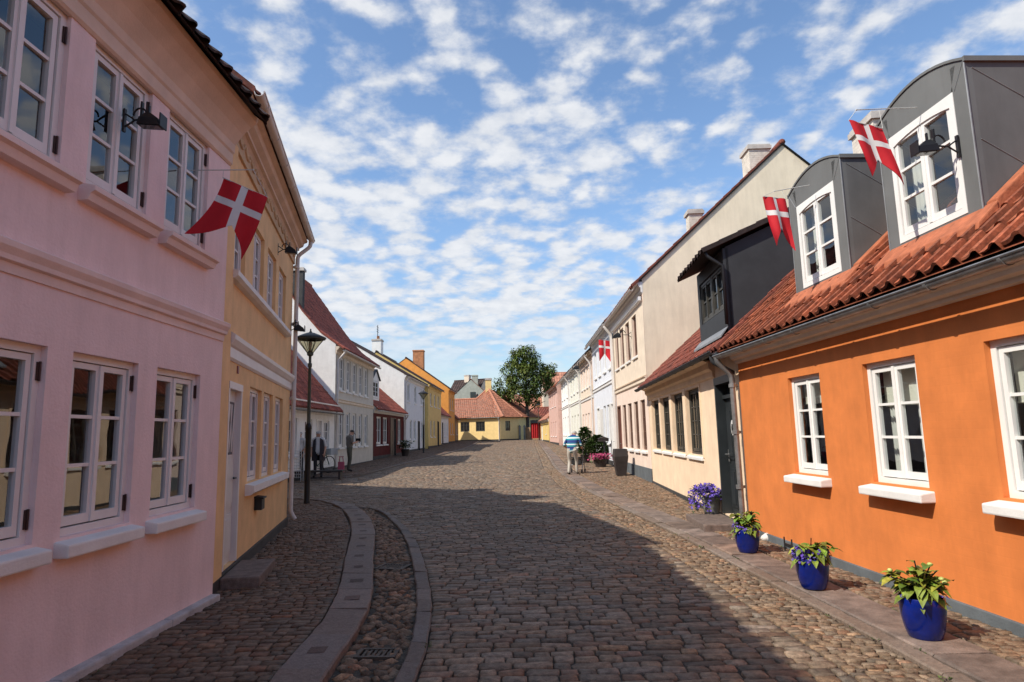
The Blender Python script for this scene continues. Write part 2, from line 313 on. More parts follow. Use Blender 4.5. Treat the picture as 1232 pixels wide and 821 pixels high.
def window(H, fr, s0, s1, z0, z1, fm='white', rows=3, leaves=2, rec=.05, pane='pane', sill=None, hinges=False, curtain=None, fw=.05, arch=0, cross=False, bars=True, sillproj=.09, sillh=.09, vbars=0, mull=None, lintel=None):
    d0, d1 = -rec-.07, -rec; mb = MB(fr)
    mb.box(s0, s0+fw, d0, d1, z0, z1); mb.box(s1-fw, s1, d0, d1, z0, z1); mb.box(s0+fw, s1-fw, d0, d1, z0, z0+fw)
    if arch:
        n = 8; top = lambda s: z1-arch+arch*(1-((s-(s0+s1)/2)/((s1-s0)/2))**2)
        for k in range(n):
            a = lerp(s0+fw, s1-fw, k/n); b = lerp(s0+fw, s1-fw, (k+1)/n)
            mb.oprism([(a, top(a)-fw*1.3), (b, top(b)-fw*1.3), (b, z1), (a, z1)], d0, d1)
        zt = z1-arch-fw*.6
    else:
        mb.box(s0+fw, s1-fw, d0, d1, z1-fw, z1); zt = z1-fw
    a, b = s0+fw+.007, s1-fw-.007; lw = (b-a)/leaves; st = .042 if fw >= .045 else .03; rects = []
    for k in range(leaves):
        c, e = a+k*lw+.004, a+(k+1)*lw-.004; zb = z0+fw+.010; zz = zt-.007+(arch*.6 if arch else 0)
        q0, q1 = d0+.015, d1-.012
        mb.box(c, c+st, q0, q1, zb, zz); mb.box(e-st, e, q0, q1, zb, zz); mb.box(c+st, e-st, q0, q1, zb, zb+st*1.5); mb.box(c+st, e-st, q0, q1, zz-st, zz)
        for r in range(1, rows):
            zc = lerp(zb+st*1.5, zz-st, r/rows); mb.box(c+st, e-st, q0+.008, q1-.006, zc-.012, zc+.012)
        for v in range(1, vbars+1):
            sv = lerp(c+st, e-st, v/(vbars+1)); mb.box(sv-.01, sv+.01, q0+.008, q1-.008, zb+st*1.5, zz-st)
        rects.append((c+st*.6, e-st*.6, zb+st, zz-st*.6))
    W = mb.build('window', fm, H, recalc=True)
    if leaves == 2:                              # astragal strip over the meeting stiles
        m2 = MB(fr); c = (s0+s1)/2; m2.box(c-.016, c+.016, d1-.012, d1+.002, z0+fw+.01, zt-.01); m2.build('meeting_strip', fm, W)
    g = MB(fr); rn = random.Random(int(s0*977+z0*131))
    for c, e, zb, zz in rects:
        tw = rn.uniform(-.004, .004); tz = rn.uniform(-.003, .003); og = d0+.035
        g.poly([(c, og+tw, zb), (e, og-tw, zb), (e, og-tw+tz, zz), (c, og+tw+tz, zz)])
    g.build('pane', pane, W, recalc=False)
    if sill:
        sb = MB(fr)
        if sill == 'moulded': sb.prism([(-rec, z0-.02), (sillproj+.03, z0-.05), (sillproj+.03, z0-.085), (sillproj, z0-.1), (sillproj*.8, z0-.15), (0, z0-.155), (0, z0-.03)], s0-.07, s1+.07); sm = 'pink_trim'; sb.build('sill', sm, W)
        else:
            sm, ex = sill; sb.prism([(-rec, z0-.012), (sillproj, z0-.04), (sillproj, z0-.04-sillh), (-rec, z0-.04-sillh)], s0-ex, s1+ex); sb.build('sill', sm, W, bevel=.012)
    if hinges:
        for s in (s0+.012, s1-.012):
            for z in (z0+.15, z1-.16):
                h = MB(fr); h.box(s-.018, s+.018, d1-.004, d1+.010, z-.058, z+.058); h.tube([(s, d1+.012, z-.062), (s, d1+.012, z+.062)], .008, 6); h.build('hinge', 'hinge', W)
    if curtain:
        cb = MB(fr); oc = d0-.11; nf = 14
        for (ca, cbb) in curtain[1]:
            A, B = lerp(s0, s1, ca), lerp(s0, s1, cbb); prev = None
            for k in range(nf+1):
                s = lerp(A, B, k/nf); oo = oc+.022*math.sin(k*2.2)+.01*math.sin(k*5.1)
                cur = (cb.p(s, oo, z0-.02), cb.p(s, oo, z1))
                if prev: cb.face((prev[0], cur[0], cur[1], prev[1]))
                prev = cur
        cb.build('curtain', curtain[0], W, smooth=True, recalc=False)
        if len(curtain) > 2: bb = MB(fr); bb.box(s0+.03, s1-.03, oc+.035, oc+.041, lerp(z1, z0, curtain[2]), z1); bb.tube([(s0+.03, oc+.038, lerp(z1, z0, curtain[2])), (s1-.03, oc+.038, lerp(z1, z0, curtain[2]))], .010, 6); bb.build('blind', 'blind', W)
    return W
def gutter(H, fr, s0, s1, o, z, mt='galv', r=.06, br=.8):
    mb = MB(fr); n = 8
    ring = lambda rr: [(o+rr*math.cos(math.pi*k/n+math.pi), z+rr*math.sin(math.pi*k/n+math.pi)) for k in range(n+1)]
    a, b = ring(r), ring(r-.008); mb.prism(a+b[::-1], s0, s1)
    mb.tube([(s0, o+r, z), (s1, o+r, z)], .011, 6)
    k = s0+.3
    while k < s1: mb.prism(ring(r+.007)+ring(r+.001)[::-1], k, k+.03); k += br
    return mb.build('gutter', mt, H, smooth=R(40))
def downpipe(H, fr, pts, mt='galv', r=.04, straps=()):
    mb = MB(fr); P = [Vector(q) for q in pts]; Q = [P[0]]
    for a, b, c in zip(P, P[1:], P[2:]):
        d = min((b-a).length, (c-b).length, .12)*.5; Q += [b+(a-b).normalized()*d, b+((a-b).normalized()+(c-b).normalized())*d*.25, b+(c-b).normalized()*d]
    Q.append(P[-1]); mb.tube(Q, r, 10); o, = [mb.build('downpipe', mt, H, smooth=R(50))]
    for z in straps:
        s = MB(fr); x, y = P[-2].x, P[-2].y; s.lathe((x, y, z), [(r+.004, -.03), (r+.012, -.028), (r+.012, .028), (r+.004, .03)], 12); s.box(x-.012, x+.012, min(0, y), max(0, y)-.0, z-.02, z+.02); s.build('bracket', mt, o)
    return o
def cornice(H, fr, s0, s1, prof, mt, name='cornice'):
    mb = MB(fr); mb.prism([(-.02, prof[0][1])]+prof+[(-.02, prof[-1][1])], s0, s1); return mb.build(name, mt, H)
def chimney(H, fr, s, o, ws, wo, z0, z1, mt='brick_ch', cap='mortar', parent=None):
    mb = MB(fr); mb.box(s-ws/2, s+ws/2, o-wo/2, o+wo/2, z0, z1-.16); c = mb.build('chimney', mt, parent or H)
    k = MB(fr); k.box(s-ws/2-.05, s+ws/2+.05, o-wo/2-.05, o+wo/2+.05, z1-.16, z1-.05); k.box(s-ws/2-.02, s+ws/2+.02, o-wo/2-.02, o+wo/2+.02, z1-.05, z1); k.build('chimney_cap', cap, c)
    return c
ROW = 'houses lining the cobbled street'
# ================================================================== CAMERA, SUN, SKY
def camera():
    F, W = 770.0, 1232.0; pitch = math.atan(112/F); roll = R(-1.35)
    cam = bpy.data.cameras.new('camera'); o = bpy.data.objects.new('camera', cam); COL.objects.link(o)
    cam.sensor_width = 36; cam.lens = 36*F/W; cam.clip_start = .05; cam.clip_end = 3000
    o.matrix_world = Matrix.Translation((0, 0, 1.55)) @ Matrix.Rotation(math.pi/2+pitch, 4, 'X') @ Matrix.Rotation(roll, 4, 'Z')
    sc.camera = o
camera()
SUN_EL, SH_AZ = R(45.0), R(29)
def sun():
    l = bpy.data.lights.new('sun', 'SUN'); l.energy = 3.15; l.angle = R(.55); l.color = (1, .93, .82)
    o = bpy.data.objects.new('sun', l); COL.objects.link(o); o.location = (-20, -12, 30)
    d = Vector((math.cos(SH_AZ)*math.cos(SUN_EL), math.sin(SH_AZ)*math.cos(SUN_EL), -math.sin(SUN_EL)))
    o.rotation_euler = d.to_track_quat('-Z', 'Y').to_euler()
sun()
def sky():
    w = bpy.data.worlds.new('World'); sc.world = w; w.use_nodes = True; nt = w.node_tree; nt.nodes.clear(); N = nt.nodes; L = nt.links
    out = N.new('ShaderNodeOutputWorld'); bg = N.new('ShaderNodeBackground'); bg.inputs['Strength'].default_value = .15
    st = N.new('ShaderNodeTexSky'); st.sky_type = 'NISHITA'; st.sun_disc = False; st.sun_elevation = SUN_EL; st.sun_rotation = R(180+61); st.air_density = 1.0; st.dust_density = .5; st.ozone_density = 2.2; st.altitude = 50
    tc = N.new('ShaderNodeTexCoord'); sx = N.new('ShaderNodeSeparateXYZ'); L.new(tc.outputs['Generated'], sx.inputs[0])
    def M_(op, a, b=None, c=None, clamp=False):
        n = N.new('ShaderNodeMath'); n.operation = op; n.use_clamp = clamp
        for i, q in enumerate((a, b, c)):
            if q is None: continue
            if isinstance(q, (int, float)): n.inputs[i].default_value = q
            else: L.new(q, n.inputs[i])
        return n.outputs[0]
    def mr(v, a, b, c=0, d=1, smooth=True):
        n = N.new('ShaderNodeMapRange'); n.interpolation_type = 'SMOOTHSTEP' if smooth else 'LINEAR'
        for k, q in (('From Min', a), ('From Max', b), ('To Min', c), ('To Max', d)): n.inputs[k].default_value = q
        L.new(v, n.inputs['Value']); return n.outputs['Result']
    zc = M_('ADD', M_('MAXIMUM', sx.outputs['Z'], 0.0), .22)
    u = M_('DIVIDE', sx.outputs['X'], zc); v = M_('DIVIDE', sx.outputs['Y'], zc)
    cb = N.new('ShaderNodeCombineXYZ'); L.new(u, cb.inputs[0]); L.new(v, cb.inputs[1])
    def noise(scale, detail, rough, off=(0, 0, 0), dist=0, vec=None):
        mp = N.new('ShaderNodeMapping'); mp.inputs['Location'].default_value = off; L.new(vec or cb.outputs[0], mp.inputs['Vector'])
        n = N.new('ShaderNodeTexNoise'); n.inputs['Scale'].default_value = scale; n.inputs['Detail'].default_value = detail; n.inputs['Roughness'].default_value = rough; n.inputs['Distortion'].default_value = dist
        L.new(mp.outputs['Vector'], n.inputs['Vector']); return n.outputs['Fac']
    cells = noise(13, 5, .6, (3.1, 1.7, 0)); big = noise(2.0, 3, .5, (7.3, 2.2, 0)); puffs = noise(26, 4, .6, (1, 5, 2))
    vo = N.new('ShaderNodeTexVoronoi'); vo.feature = 'SMOOTH_F1'; vo.inputs['Scale'].default_value = 12; vo.inputs['Smoothness'].default_value = .6
    wv = N.new('ShaderNodeVectorMath'); wv.operation = 'MULTIPLY_ADD'; wn = N.new('ShaderNodeTexNoise'); wn.inputs['Scale'].default_value = 9; wn.inputs['Detail'].default_value = 4; L.new(cb.outputs[0], wn.inputs['Vector'])
    L.new(wn.outputs['Color'], wv.inputs[0]); wv.inputs[1].default_value = (.14, .14, 0); L.new(cb.outputs[0], wv.inputs[2]); L.new(wv.outputs['Vector'], vo.inputs['Vector'])
    cell2 = M_('SUBTRACT', 1.0, vo.outputs['Distance'])
    # more cloud to the left and low, more blue upper right
    cover = M_('ADD', M_('MULTIPLY', u, -.06), M_('MULTIPLY', M_('SUBTRACT', v, 1.2), .05))
    dens = M_('ADD', M_('ADD', M_('MULTIPLY', cells, .46), M_('MULTIPLY', big, .36)), M_('ADD', M_('ADD', M_('MULTIPLY', puffs, .14), M_('MULTIPLY', cell2, .42)), cover))
    a = mr(dens, .565, .83)
    lowfade = mr(sx.outputs['Z'], .06, .20)             # thin band of clear air above the roofs
    a = M_('MULTIPLY', a, M_('ADD', M_('MULTIPLY', lowfade, .84), .16))
    shade = noise(16, 5, .6, (3.05, 1.62, .4))
    bright = M_('ADD', mr(dens, .57, .90, .62, 1.0), mr(shade, .3, .75, .16, -.16))
    cc = N.new('ShaderNodeMix'); cc.data_type = 'RGBA'; cc.inputs['A'].default_value = (1.6, 1.9, 2.4, 1); cc.inputs['B'].default_value = (3.45, 3.5, 3.6, 1); L.new(M_('MULTIPLY', bright, .9, clamp=True), cc.inputs['Factor'])
    hs = N.new('ShaderNodeHueSaturation'); hs.inputs['Saturation'].default_value = 1.05; hs.inputs['Value'].default_value = .80; L.new(st.outputs['Color'], hs.inputs['Color']); L.new(mr(sx.outputs['Z'], 0, .35, .56, .80), hs.inputs['Value'])
    mx = N.new('ShaderNodeMix'); mx.data_type = 'RGBA'; L.new(M_('MULTIPLY', a, .93), mx.inputs['Factor']); L.new(hs.outputs['Color'], mx.inputs['A']); L.new(cc.outputs['Result'], mx.inputs['B'])
    L.new(mx.outputs['Result'], bg.inputs['Color']); L.new(bg.outputs[0], out.inputs['Surface'])
sky()
vs = sc.view_settings; vs.view_transform = 'Standard'; vs.look = 'None'; vs.gamma = 1; vs.exposure = .78
sc.render.engine = 'CYCLES'; sc.cycles.max_bounces = 8; sc.cycles.diffuse_bounces = 4; sc.cycles.glossy_bounces = 4; sc.cycles.transparent_max_bounces = 12
sc.cycles.use_denoising = True; sc.cycles.caustics_reflective = False; sc.cycles.caustics_refractive = False; sc.cycles.sample_clamp_indirect = 6
# ================================================================== GROUND, PAVING
def np_mesh(name, V, faces, col, mt, smooth=True, kind='structure'):
    """faces: list of (M,k) index arrays; col: (nverts,3)"""
    me = bpy.data.meshes.new(name); nv = len(V); me.vertices.add(nv); me.vertices.foreach_set('co', V.astype(np.float32).ravel())
    idx = np.concatenate([f.ravel() for f in faces]); tot = np.concatenate([np.full(len(f), f.shape[1]) for f in faces]); start = np.concatenate([[0], np.cumsum(tot)[:-1]])
    me.loops.add(len(idx)); me.loops.foreach_set('vertex_index', idx.astype(np.int32)); me.polygons.add(len(tot)); me.polygons.foreach_set('loop_start', start.astype(np.int32)); me.polygons.foreach_set('loop_total', tot.astype(np.int32))
    me.polygons.foreach_set('use_smooth', np.full(len(tot), smooth)); me.update(calc_edges=True)
    ca = me.color_attributes.new('Col', 'FLOAT_COLOR', 'POINT'); c4 = np.ones((nv, 4)); c4[:, :3] = col; ca.data.foreach_set('color', c4.ravel().astype(np.float32))
    me.materials.append(M[mt]); o = bpy.data.objects.new(name, me); COL.objects.link(o); o['kind'] = kind; return o
GZ = np.vectorize(gz)
def stones(name, C, Hh, rot, zt, col, mt='sett', near=True, dome=.0015, tiltamp=.02, jit=.045, deep=.07):
    C = np.asarray(C, float); Hh = np.asarray(Hh, float); n = len(C); rot = np.broadcast_to(rot, (n,)); zt = np.broadcast_to(zt, (n,)); col = np.asarray(col)
    if near:
        base = np.array([(-.97, -.66), (-.80, -.97), (.80, -.97), (.97, -.66), (.97, .66), (.80, .97), (-.80, .97), (-.97, .66)]); rings = [(1.015, -deep), (1.0, -.007), (.955, -.0004)]
    else:
        base = np.array([(-.95, -.95), (.95, -.95), (.95, .95), (-.95, .95)]); rings = [(1.0, -.03), (.86, -.002)]
    k = len(base); pts = base[None]*(1+RNG.uniform(-jit, jit, (n, k, 2))); V = []; cs, sn = np.cos(rot)[:, None], np.sin(rot)[:, None]
    ta, tb = RNG.normal(0, tiltamp, n)[:, None], RNG.normal(0, tiltamp, n)[:, None]
    rings_all = rings+([(0, dome)] if near else [])
    for sc_, dz in rings_all:
        q = pts*sc_ if sc_ else np.zeros((n, 1, 2)); x = q[..., 0]*Hh[:, :1]; y = q[..., 1]*Hh[:, 1:]
        X = C[:, :1]+x*cs-y*sn; Y = C[:, 1:]+x*sn+y*cs; Z = zt[:, None]+dz+ta*x+tb*y+(RNG.normal(0, .0022, x.shape) if near else 0)
        V.append(np.stack([X, Y, Z], -1))
    nv = k*len(rings)+(1 if near else 0); V = np.concatenate(V, 1); off = (np.arange(n)*nv)[:, None]; F = []
    for r in range(len(rings)-1):
        for j in range(k): F.append(off+np.array([[r*k+j, r*k+(j+1) % k, (r+1)*k+(j+1) % k, (r+1)*k+j]]))
    quads = np.concatenate(F); last = (len(rings)-1)*k
    if near: caps = np.concatenate([off+np.array([[last+j, last+(j+1) % k, nv-1]]) for j in range(k)])
    else: caps = off+np.array([[last, last+1, last+2, last+3]])
    return np_mesh(name, V.reshape(-1, 3), [quads, caps], np.repeat(col, nv, 0), mt)
def stone_cols(n, base=(1, 1, 1), v=.22, hue=.055):
    l = np.clip(RNG.normal(1, v, n), .45, 1.75)[:, None]; h = RNG.normal(0, hue, n)[:, None]
    c = np.array(base)[None]*l*np.concatenate([1+h*.9, 1+0*h, 1-h*.9], 1)
    red = RNG.random(n) < .09; c[red] *= np.array([1.10, .90, .84]); bl = RNG.random(n) < .07; c[bl] *= np.array([.90, .96, 1.06]); return c
def rows_fill(y0, y1, xl, xr, sx, sy, gap=.010, wob=.012, slope=0):
    C, H = [], []; y = y0
    while y < y1:
        h = sy*random.uniform(.82, 1.2); a, b = xl(y+h/2), xr(y+h/2); x = a+random.uniform(0, sx*.5); 
        if b-a > .05:
            x = a
            while x < b-.03:
                w = sx*random.choice((.65, .8, .9, 1, 1.1, 1.25, 1.5)); w = min(w, b-x)
                if b-x-w < sx*.35: w = b-x
                if w > .035: C.append((x+w/2, y+h/2+random.uniform(-wob, wob)+slope*(x-a))); H.append((w/2-gap*.5*random.uniform(.4, 1.7), h/2-gap*.5*random.uniform(.4, 1.6)))
                x += w
        y += h
    return np.array(C), np.array(H)
SLAB_L = [(-1.5, 0), (-1.53, 2.5), (-1.59, 4.4), (-1.66, 5.69), (-1.80, 6.69), (-2.17, 8.37), (-2.80, 11.2), (-3.70, 14.0), (-4.75, 15.9), (-6.4, 17.3), (-11, 20.0)]
SLAB_R = [(-1.16, 0), (-1.19, 2.5), (-1.25, 4.4), (-1.31, 5.60), (-1.44, 6.60), (-1.81, 8.35), (-2.42, 11.2), (-3.22, 13.75), (-4.22, 15.5), (-6.1, 16.9), (-10.8, 19.65)]
BOR_L = [(-.80, 0), (-.80, 2.5), (-.80, 4.36), (-.82, 5.1), (-.95, 6.27), (-1.20, 7.72), (-1.63, 9.78), (-2.24, 12.0), (-3.06, 14.1), (-4.3, 15.25), (-6.2, 16.6), (-10.8, 19.3)]
BOR_R = [(-.67, 0), (-.67, 2.5), (-.67, 4.36), (-.69, 5.1), (-.81, 6.27), (-1.05, 7.70), (-1.48, 9.78), (-2.10, 11.95), (-2.93, 13.95), (-4.2, 15.05), (-6.1, 16.4), (-10.7, 19.1)]
xat = lambda P: (lambda y: float(np.interp(y, [q[1] for q in P], [q[0] for q in P])))
KERB_R = [(2.68, -2), (2.64, 2), (2.60, 4.6), (2.54, 6.5), (2.49, 8), (2.40, 10), (2.05, 14.7), (1.78, 19.2), (1.65, 27), (1.95, 40), (2.35, 60), (3.0, 82)]
kr = xat(KERB_R)
HOUSE_R = [(3.80, -6), (3.42, 9.7), (3.95, 18.5), (4.1, 30), (4.2, 55), (3.9, 57), (3.3, 84)]; hr = xat(HOUSE_R)
LKERB = [(-10.5, 24.7), (-7.0, 24.3), (-5.95, 25.0), (-5.7, 31.6), (-4.9, 42), (-4.3, 54), (-4.2, 66), (-4.6, 82)]
lk = lambda y: float(np.interp(y, [25.0, 31.6, 42, 54, 66, 82], [-5.95, -5.7, -4.9, -4.3, -4.2, -4.6]))
def densify(P, step=.25):
    P = [Vector(q) for q in P]; out = []
    for k in range(len(P)-1):                       # Catmull-Rom
        p0, p1, p2, p3 = P[max(0, k-1)], P[k], P[k+1], P[min(len(P)-1, k+2)]; n = max(2, int((p2-p1).length/step))
        for j in range(n):
            t = j/n; out.append(.5*((2*p1)+(-p0+p2)*t+(2*p0-5*p1+4*p2-p3)*t*t+(-p0+3*p1-3*p2+p3)*t**3))
    out.append(P[-1]); return out
def resample(P, n):
    P = densify(P, .1); d = [0]
    for a, b in zip(P, P[1:]): d.append(d[-1]+(b-a).length)
    return [Vector((np.interp(t, d, [q.x for q in P]), np.interp(t, d, [q.y for q in P]))) for t in np.linspace(0, d[-1], n)], d[-1]
def band_blocks(name, A, B, length, top, mt, gap=.012, zlow=.12, patches=False, inset=.012, cv=.12, tint=(1, 1, 1)):
    """stones laid end to end between two edge lines"""
    _, La = resample(A, 10); n = int(La/length)*4+1; a, _ = resample(A, n); b, _ = resample(B, n); mb = MB(); mb.usecol = True
    a = [q+Vector((random.gauss(0, .004), random.gauss(0, .004))) for q in a]; b = [q+Vector((random.gauss(0, .004), random.gauss(0, .004))) for q in b]
    for k in range(0, n-4, 4):
        g = gap/length/2*4; c = random.uniform(1-cv, 1+cv); w = random.uniform(-.06, .06); mb.col = (c*(1+w)*tint[0], c*tint[1], c*(1-w)*tint[2]); tz = top+random.uniform(-.006, .006)
        ida = []
        for j in range(5):
            u = k+j+(g*.5 if j == 0 else (-g*.5 if j == 4 else 0)); i = int(min(u, n-2)); t = u-i; ida.append((a[i].lerp(a[i+1], t), b[i].lerp(b[i+1], t)))
        up, lo, bv = [], [], []
        for pa, pb in ida:
            w_ = (pb-pa).normalized()*inset; z = gz((pa.y+pb.y)/2)
            up.append((mb.p(pa.x+w_.x, pa.y+w_.y, z+tz+random.gauss(0, .0022)), mb.p(pb.x-w_.x, pb.y-w_.y, z+tz+random.gauss(0, .0022)))); lo.append((mb.p(pa.x, pa.y, z-zlow), mb.p(pb.x, pb.y, z-zlow))); bv.append((mb.p(pa.x, pa.y, z+tz-inset), mb.p(pb.x, pb.y, z+tz-inset)))
        for j in range(4):
            mb.face((up[j][0], up[j][1], up[j+1][1], up[j+1][0]))
            for s in (0, 1): mb.face((up[j][s], up[j+1][s], bv[j+1][s], bv[j][s])); mb.face((bv[j][s], bv[j+1][s], lo[j+1][s], lo[j][s]))
        for j in (0, 4): mb.face((up[j][0], up[j][1], bv[j][1], bv[j][0])); mb.face((bv[j][0], bv[j][1], lo[j][1], lo[j][0]))
        if patches and random.random() < .8:                                  # square inset of darker stone let into each kerb slab
            pa, pb = ida[2]; m_ = (pa+pb)/2; d = (ida[3][0]-ida[1][0]).normalized(); e = Vector((d.y, -d.x)); z = gz(m_.y)+tz+.004; h = random.uniform(.05, .075)
            e_ = random.uniform(.8, 1.5); mb.col = (c*.48*e_, c*.36*e_, c*.34*e_); mb.poly([(*(m_+d*h*x+e*h*y), z) for x, y in ((-1.1, -1), (1.1, -1), (1.1, 1), (-1.1, 1))])
    o = mb.build(name, mt, recalc=True); o['kind'] = 'structure'; return o
def ground():
    ys = [-40, -10]+[float(y) for y in np.linspace(0, 30, 31)]+[40, 60, 90, 130, 200, 400, 900]; mb = MB(); xs = [-500, -60, -10, 0, 10, 60, 500]; rows = []
    for y in ys: rows.append([mb.p(x, y, gz(min(y, 100))-.020) for x in xs])
    for a, b in zip(rows, rows[1:]):
        for j in range(len(xs)-1): mb.face((a[j], a[j+1], b[j+1], b[j]))
    tag(mb.build('ground', 'soil', recalc=False), None, None, kind='structure')
    und = lambda C: .0035*np.sin(C[:, 0]*1.9+C[:, 1]*.6)+.003*np.sin(C[:, 1]*1.3-C[:, 0]*.8)+RNG.normal(0, .0022, len(C))
    # carriageway: setts in rows across the street
    borx = xat(BOR_R)
    def left(y): return borx(y)+.008 if y < 15.0 else (float(np.interp(y, [15, 16.4, 19.1], [-4.2, -6.1, -10.7]))+.008 if y < 19.1 else (-10.8 if y < 24.4 else lk(max(25, y))+.14))
    right = lambda y: kr(y)-.52
    C, H = rows_fill(2.6, 22, left, right, .185, .110, gap=.0065); n = len(C)
    stones('road', C, H, RNG.normal(0, .02, n), GZ(C[:, 1])+und(C), stone_cols(n, v=.2))
    C, H = rows_fill(22, 88, left, lambda y: kr(y)-.45, .24, .17); n = len(C)
    stones('road', C, H, RNG.normal(0, .02, n), GZ(C[:, 1])+und(C)*.6, stone_cols(n, v=.2), near=False)
    # cobbled gutter along the right kerb: rounder field stones
    def cob(name, y0, y1, xl, xr, sx, sy, base, near=True, dome=.0025, v=.2, dz=0., gap=.006):
        C, H = rows_fill(y0, y1, xl, xr, sx, sy, gap=gap, wob=.012); n = len(C); 
        stones(name, C, H, RNG.normal(0, .09, n), GZ(C[:, 1])+dz+RNG.normal(0, .004, n), stone_cols(n, base, v=v), near=near, dome=dome, tiltamp=.035, jit=.075)
    cob('cobbled_gutter', 2.6, 26, lambda y: kr(y)-.51, lambda y: kr(y)-.005, .095, .060, (1.15, 1.08, .98))
    cob('cobbled_gutter', 26, 84, lambda y: kr(y)-.46, lambda y: kr(y)-.005, .2, .15, (1.1, 1.06, 1.0), near=False)
    band_blocks('kerb', KERB_R, [(x+.13, y) for x, y in KERB_R], .62, .026, 'granite', cv=.24, tint=(1.35, 1.3, 1.2))
    # right pavement: a run of red granite slabs, then cobbles to the house walls
    band_blocks('pavement_slabs', [(x+.15, y) for x, y in KERB_R], [(x+.56, y) for x, y in KERB_R], .72, .030, 'granite_red', cv=.26, gap=.016)
    cob('pavement', 1.5, 24, lambda y: kr(y)+.57, lambda y: hr(y)+.05, .11, .07, (1.08, 1.0, .92), dz=.034)
    cob('pavement', 24, 86, lambda y: kr(y)+.57, lambda y: hr(y)+.05, .22, .16, (1.05, 1.0, .95), near=False, dz=.034)
    # left pavement: small dark setts, granite kerb slabs, pebble channel, edging
    pl = lambda y: -3.02 if y < 6.6 else (float(np.interp(y, [6.6, 11.95], [-3.1, -4.2])) if y < 11.95 else float(np.interp(y, [11.95, 13.3, 16, 20], [-4.3, -6.2, -11, -13])))
    sl = xat(SLAB_L)
    C, H = rows_fill(1.5, 17.2, pl, lambda y: sl(y)-.005, .125, .090, gap=.007, wob=.005); n = len(C)
    stones('pavement', C, H, RNG.normal(0, .022, n), GZ(C[:, 1])+.030+RNG.normal(0, .003, n), stone_cols(n, (.80, .67, .60), v=.17), dome=.001, tiltamp=.018, jit=.03)
    band_blocks('kerb', SLAB_L, SLAB_R, .74, .050, 'granite', patches=True, cv=.14, tint=(1.25, 1.18, 1.15))
    band_blocks('edging', BOR_L, BOR_R, .42, .022, 'granite', cv=.18)
    sr, bl = xat(SLAB_R), xat(BOR_L); C, H = [], []
    for k in range(6200):
        y = 2.2+13.6*random.random(); a, b = sr(y)+.035, bl(y)-.03
        if y > 14.4: a += .1
        x = random.uniform(a, b); r = random.uniform(.026, .055)
        C.append((x, y)); H.append((r*random.uniform(.9, 1.5), r))
    keep = []; grid = {}
    for i, (q, h) in enumerate(zip(C, H)):
        key = (int(q[0]/.09), int(q[1]/.09)); ok = True
        for dx in (-1, 0, 1):
            for dy in (-1, 0, 1):
                for j in grid.get((key[0]+dx, key[1]+dy), ()):
                    if math.hypot(C[j][0]-q[0], C[j][1]-q[1]) < (h[1]+H[j][1])*.92: ok = False
        if ok: grid.setdefault(key, []).append(i); keep.append(i)
    C = np.array(C)[keep]; H = np.array(H)[keep]; n = len(C)
    stones('pebble_channel', C, H, RNG.uniform(0, 3.14, n), GZ(C[:, 1])-.012+RNG.normal(0, .004, n), stone_cols(n, (1.0, .86, .74), v=.3), dome=.018, tiltamp=.1, jit=.14, deep=.03)
    # far pavement along the left row
    band_blocks('kerb', [(x-.0, y) for x, y in LKERB], [(x+.15, y) if y > 25 else (x, y-.15) for x, y in LKERB], .9, .055, 'granite')
    C, H = rows_fill(24.6, 86, lambda y: -10.4 if y < 28 else -8.1, lambda y: (lk(y) if y > 25.2 else -6.2)-.02, .22, .16); n = len(C)
    stones('pavement', C, H, RNG.normal(0, .05, n), GZ(C[:, 1])+.05, stone_cols(n, (.80, .70, .66), v=.15), near=False)
ground()
# ================================================================== THE NEAR HOUSES
def pink_house():
    fr = Fr((-2.97, 0), t=(0, 1)); H = root('house', 'pink two-storey house with hinged white casements and dark tiled eaves beside the ochre one', 'house', (-2.97, 3, 0), ROW)
    lo = [(2.24, 3.0), (3.27, 4.05), (4.29, 5.05), (5.32, 6.06)]; up = [(2.24, 2.98), (3.27, 4.02), (4.28, 5.02), (5.29, 6.03)]
    zl, zu = (.95, 2.175), (3.37, 4.47); holes = [(a, b, *zl) for a, b in lo]+[(a, b, *zu) for a, b in up]
    house_shell(H, fr, 6.50, 7.2, 0, 5.05, 40, 'pink', holes, s0=-6, goff=.18)
    for a, b in lo: window(H, fr, a, b, *zl, fm='white_shade', rec=.045, sill=('sill', .05), sillproj=.10, sillh=.085, hinges=True)
    for a, b in up: window(H, fr, a, b, *zu, fm='white_shade', rec=.035, sill='moulded', hinges=True)
    for a, b in up: mb = MB(fr); mb.box(a-.05, b+.05, -.01, .022, zu[1]+.075, zu[1]+.105); mb.build('window_hood', 'pink_trim', H)   # thin raised lip over each upper window
    cornice(H, fr, -6, 6.49, [(.012, 2.56), (.02, 2.62), (.045, 2.63), (.05, 2.66), (.075, 2.70), (.08, 2.735), (.055, 2.75), (.01, 2.765)], 'pink_trim', 'band_course')
    cornice(H, fr, -6, 6.49, [(.01, 4.455), (.028, 4.475), (.028, 4.58), (.045, 4.60), (.05, 4.68), (.075, 4.72), (.13, 4.80), (.21, 4.88), (.275, 4.925), (.28, 4.98)], 'pink_cornice')
    roof(H, fr, -6, 6.47, 5.22, 7.2, 40, 'tile_dark', ov=.38, rake=.02)
    p = MB(fr); y = -4
    while y < 6.48:
        b = min(6.5, y+random.uniform(.9, 1.5)); p.box(y, b-.006, -.05, .085, -.3, .085); y = b
    p.build('plinth', 'plinth_stone', H, bevel=.018)
pink_house()
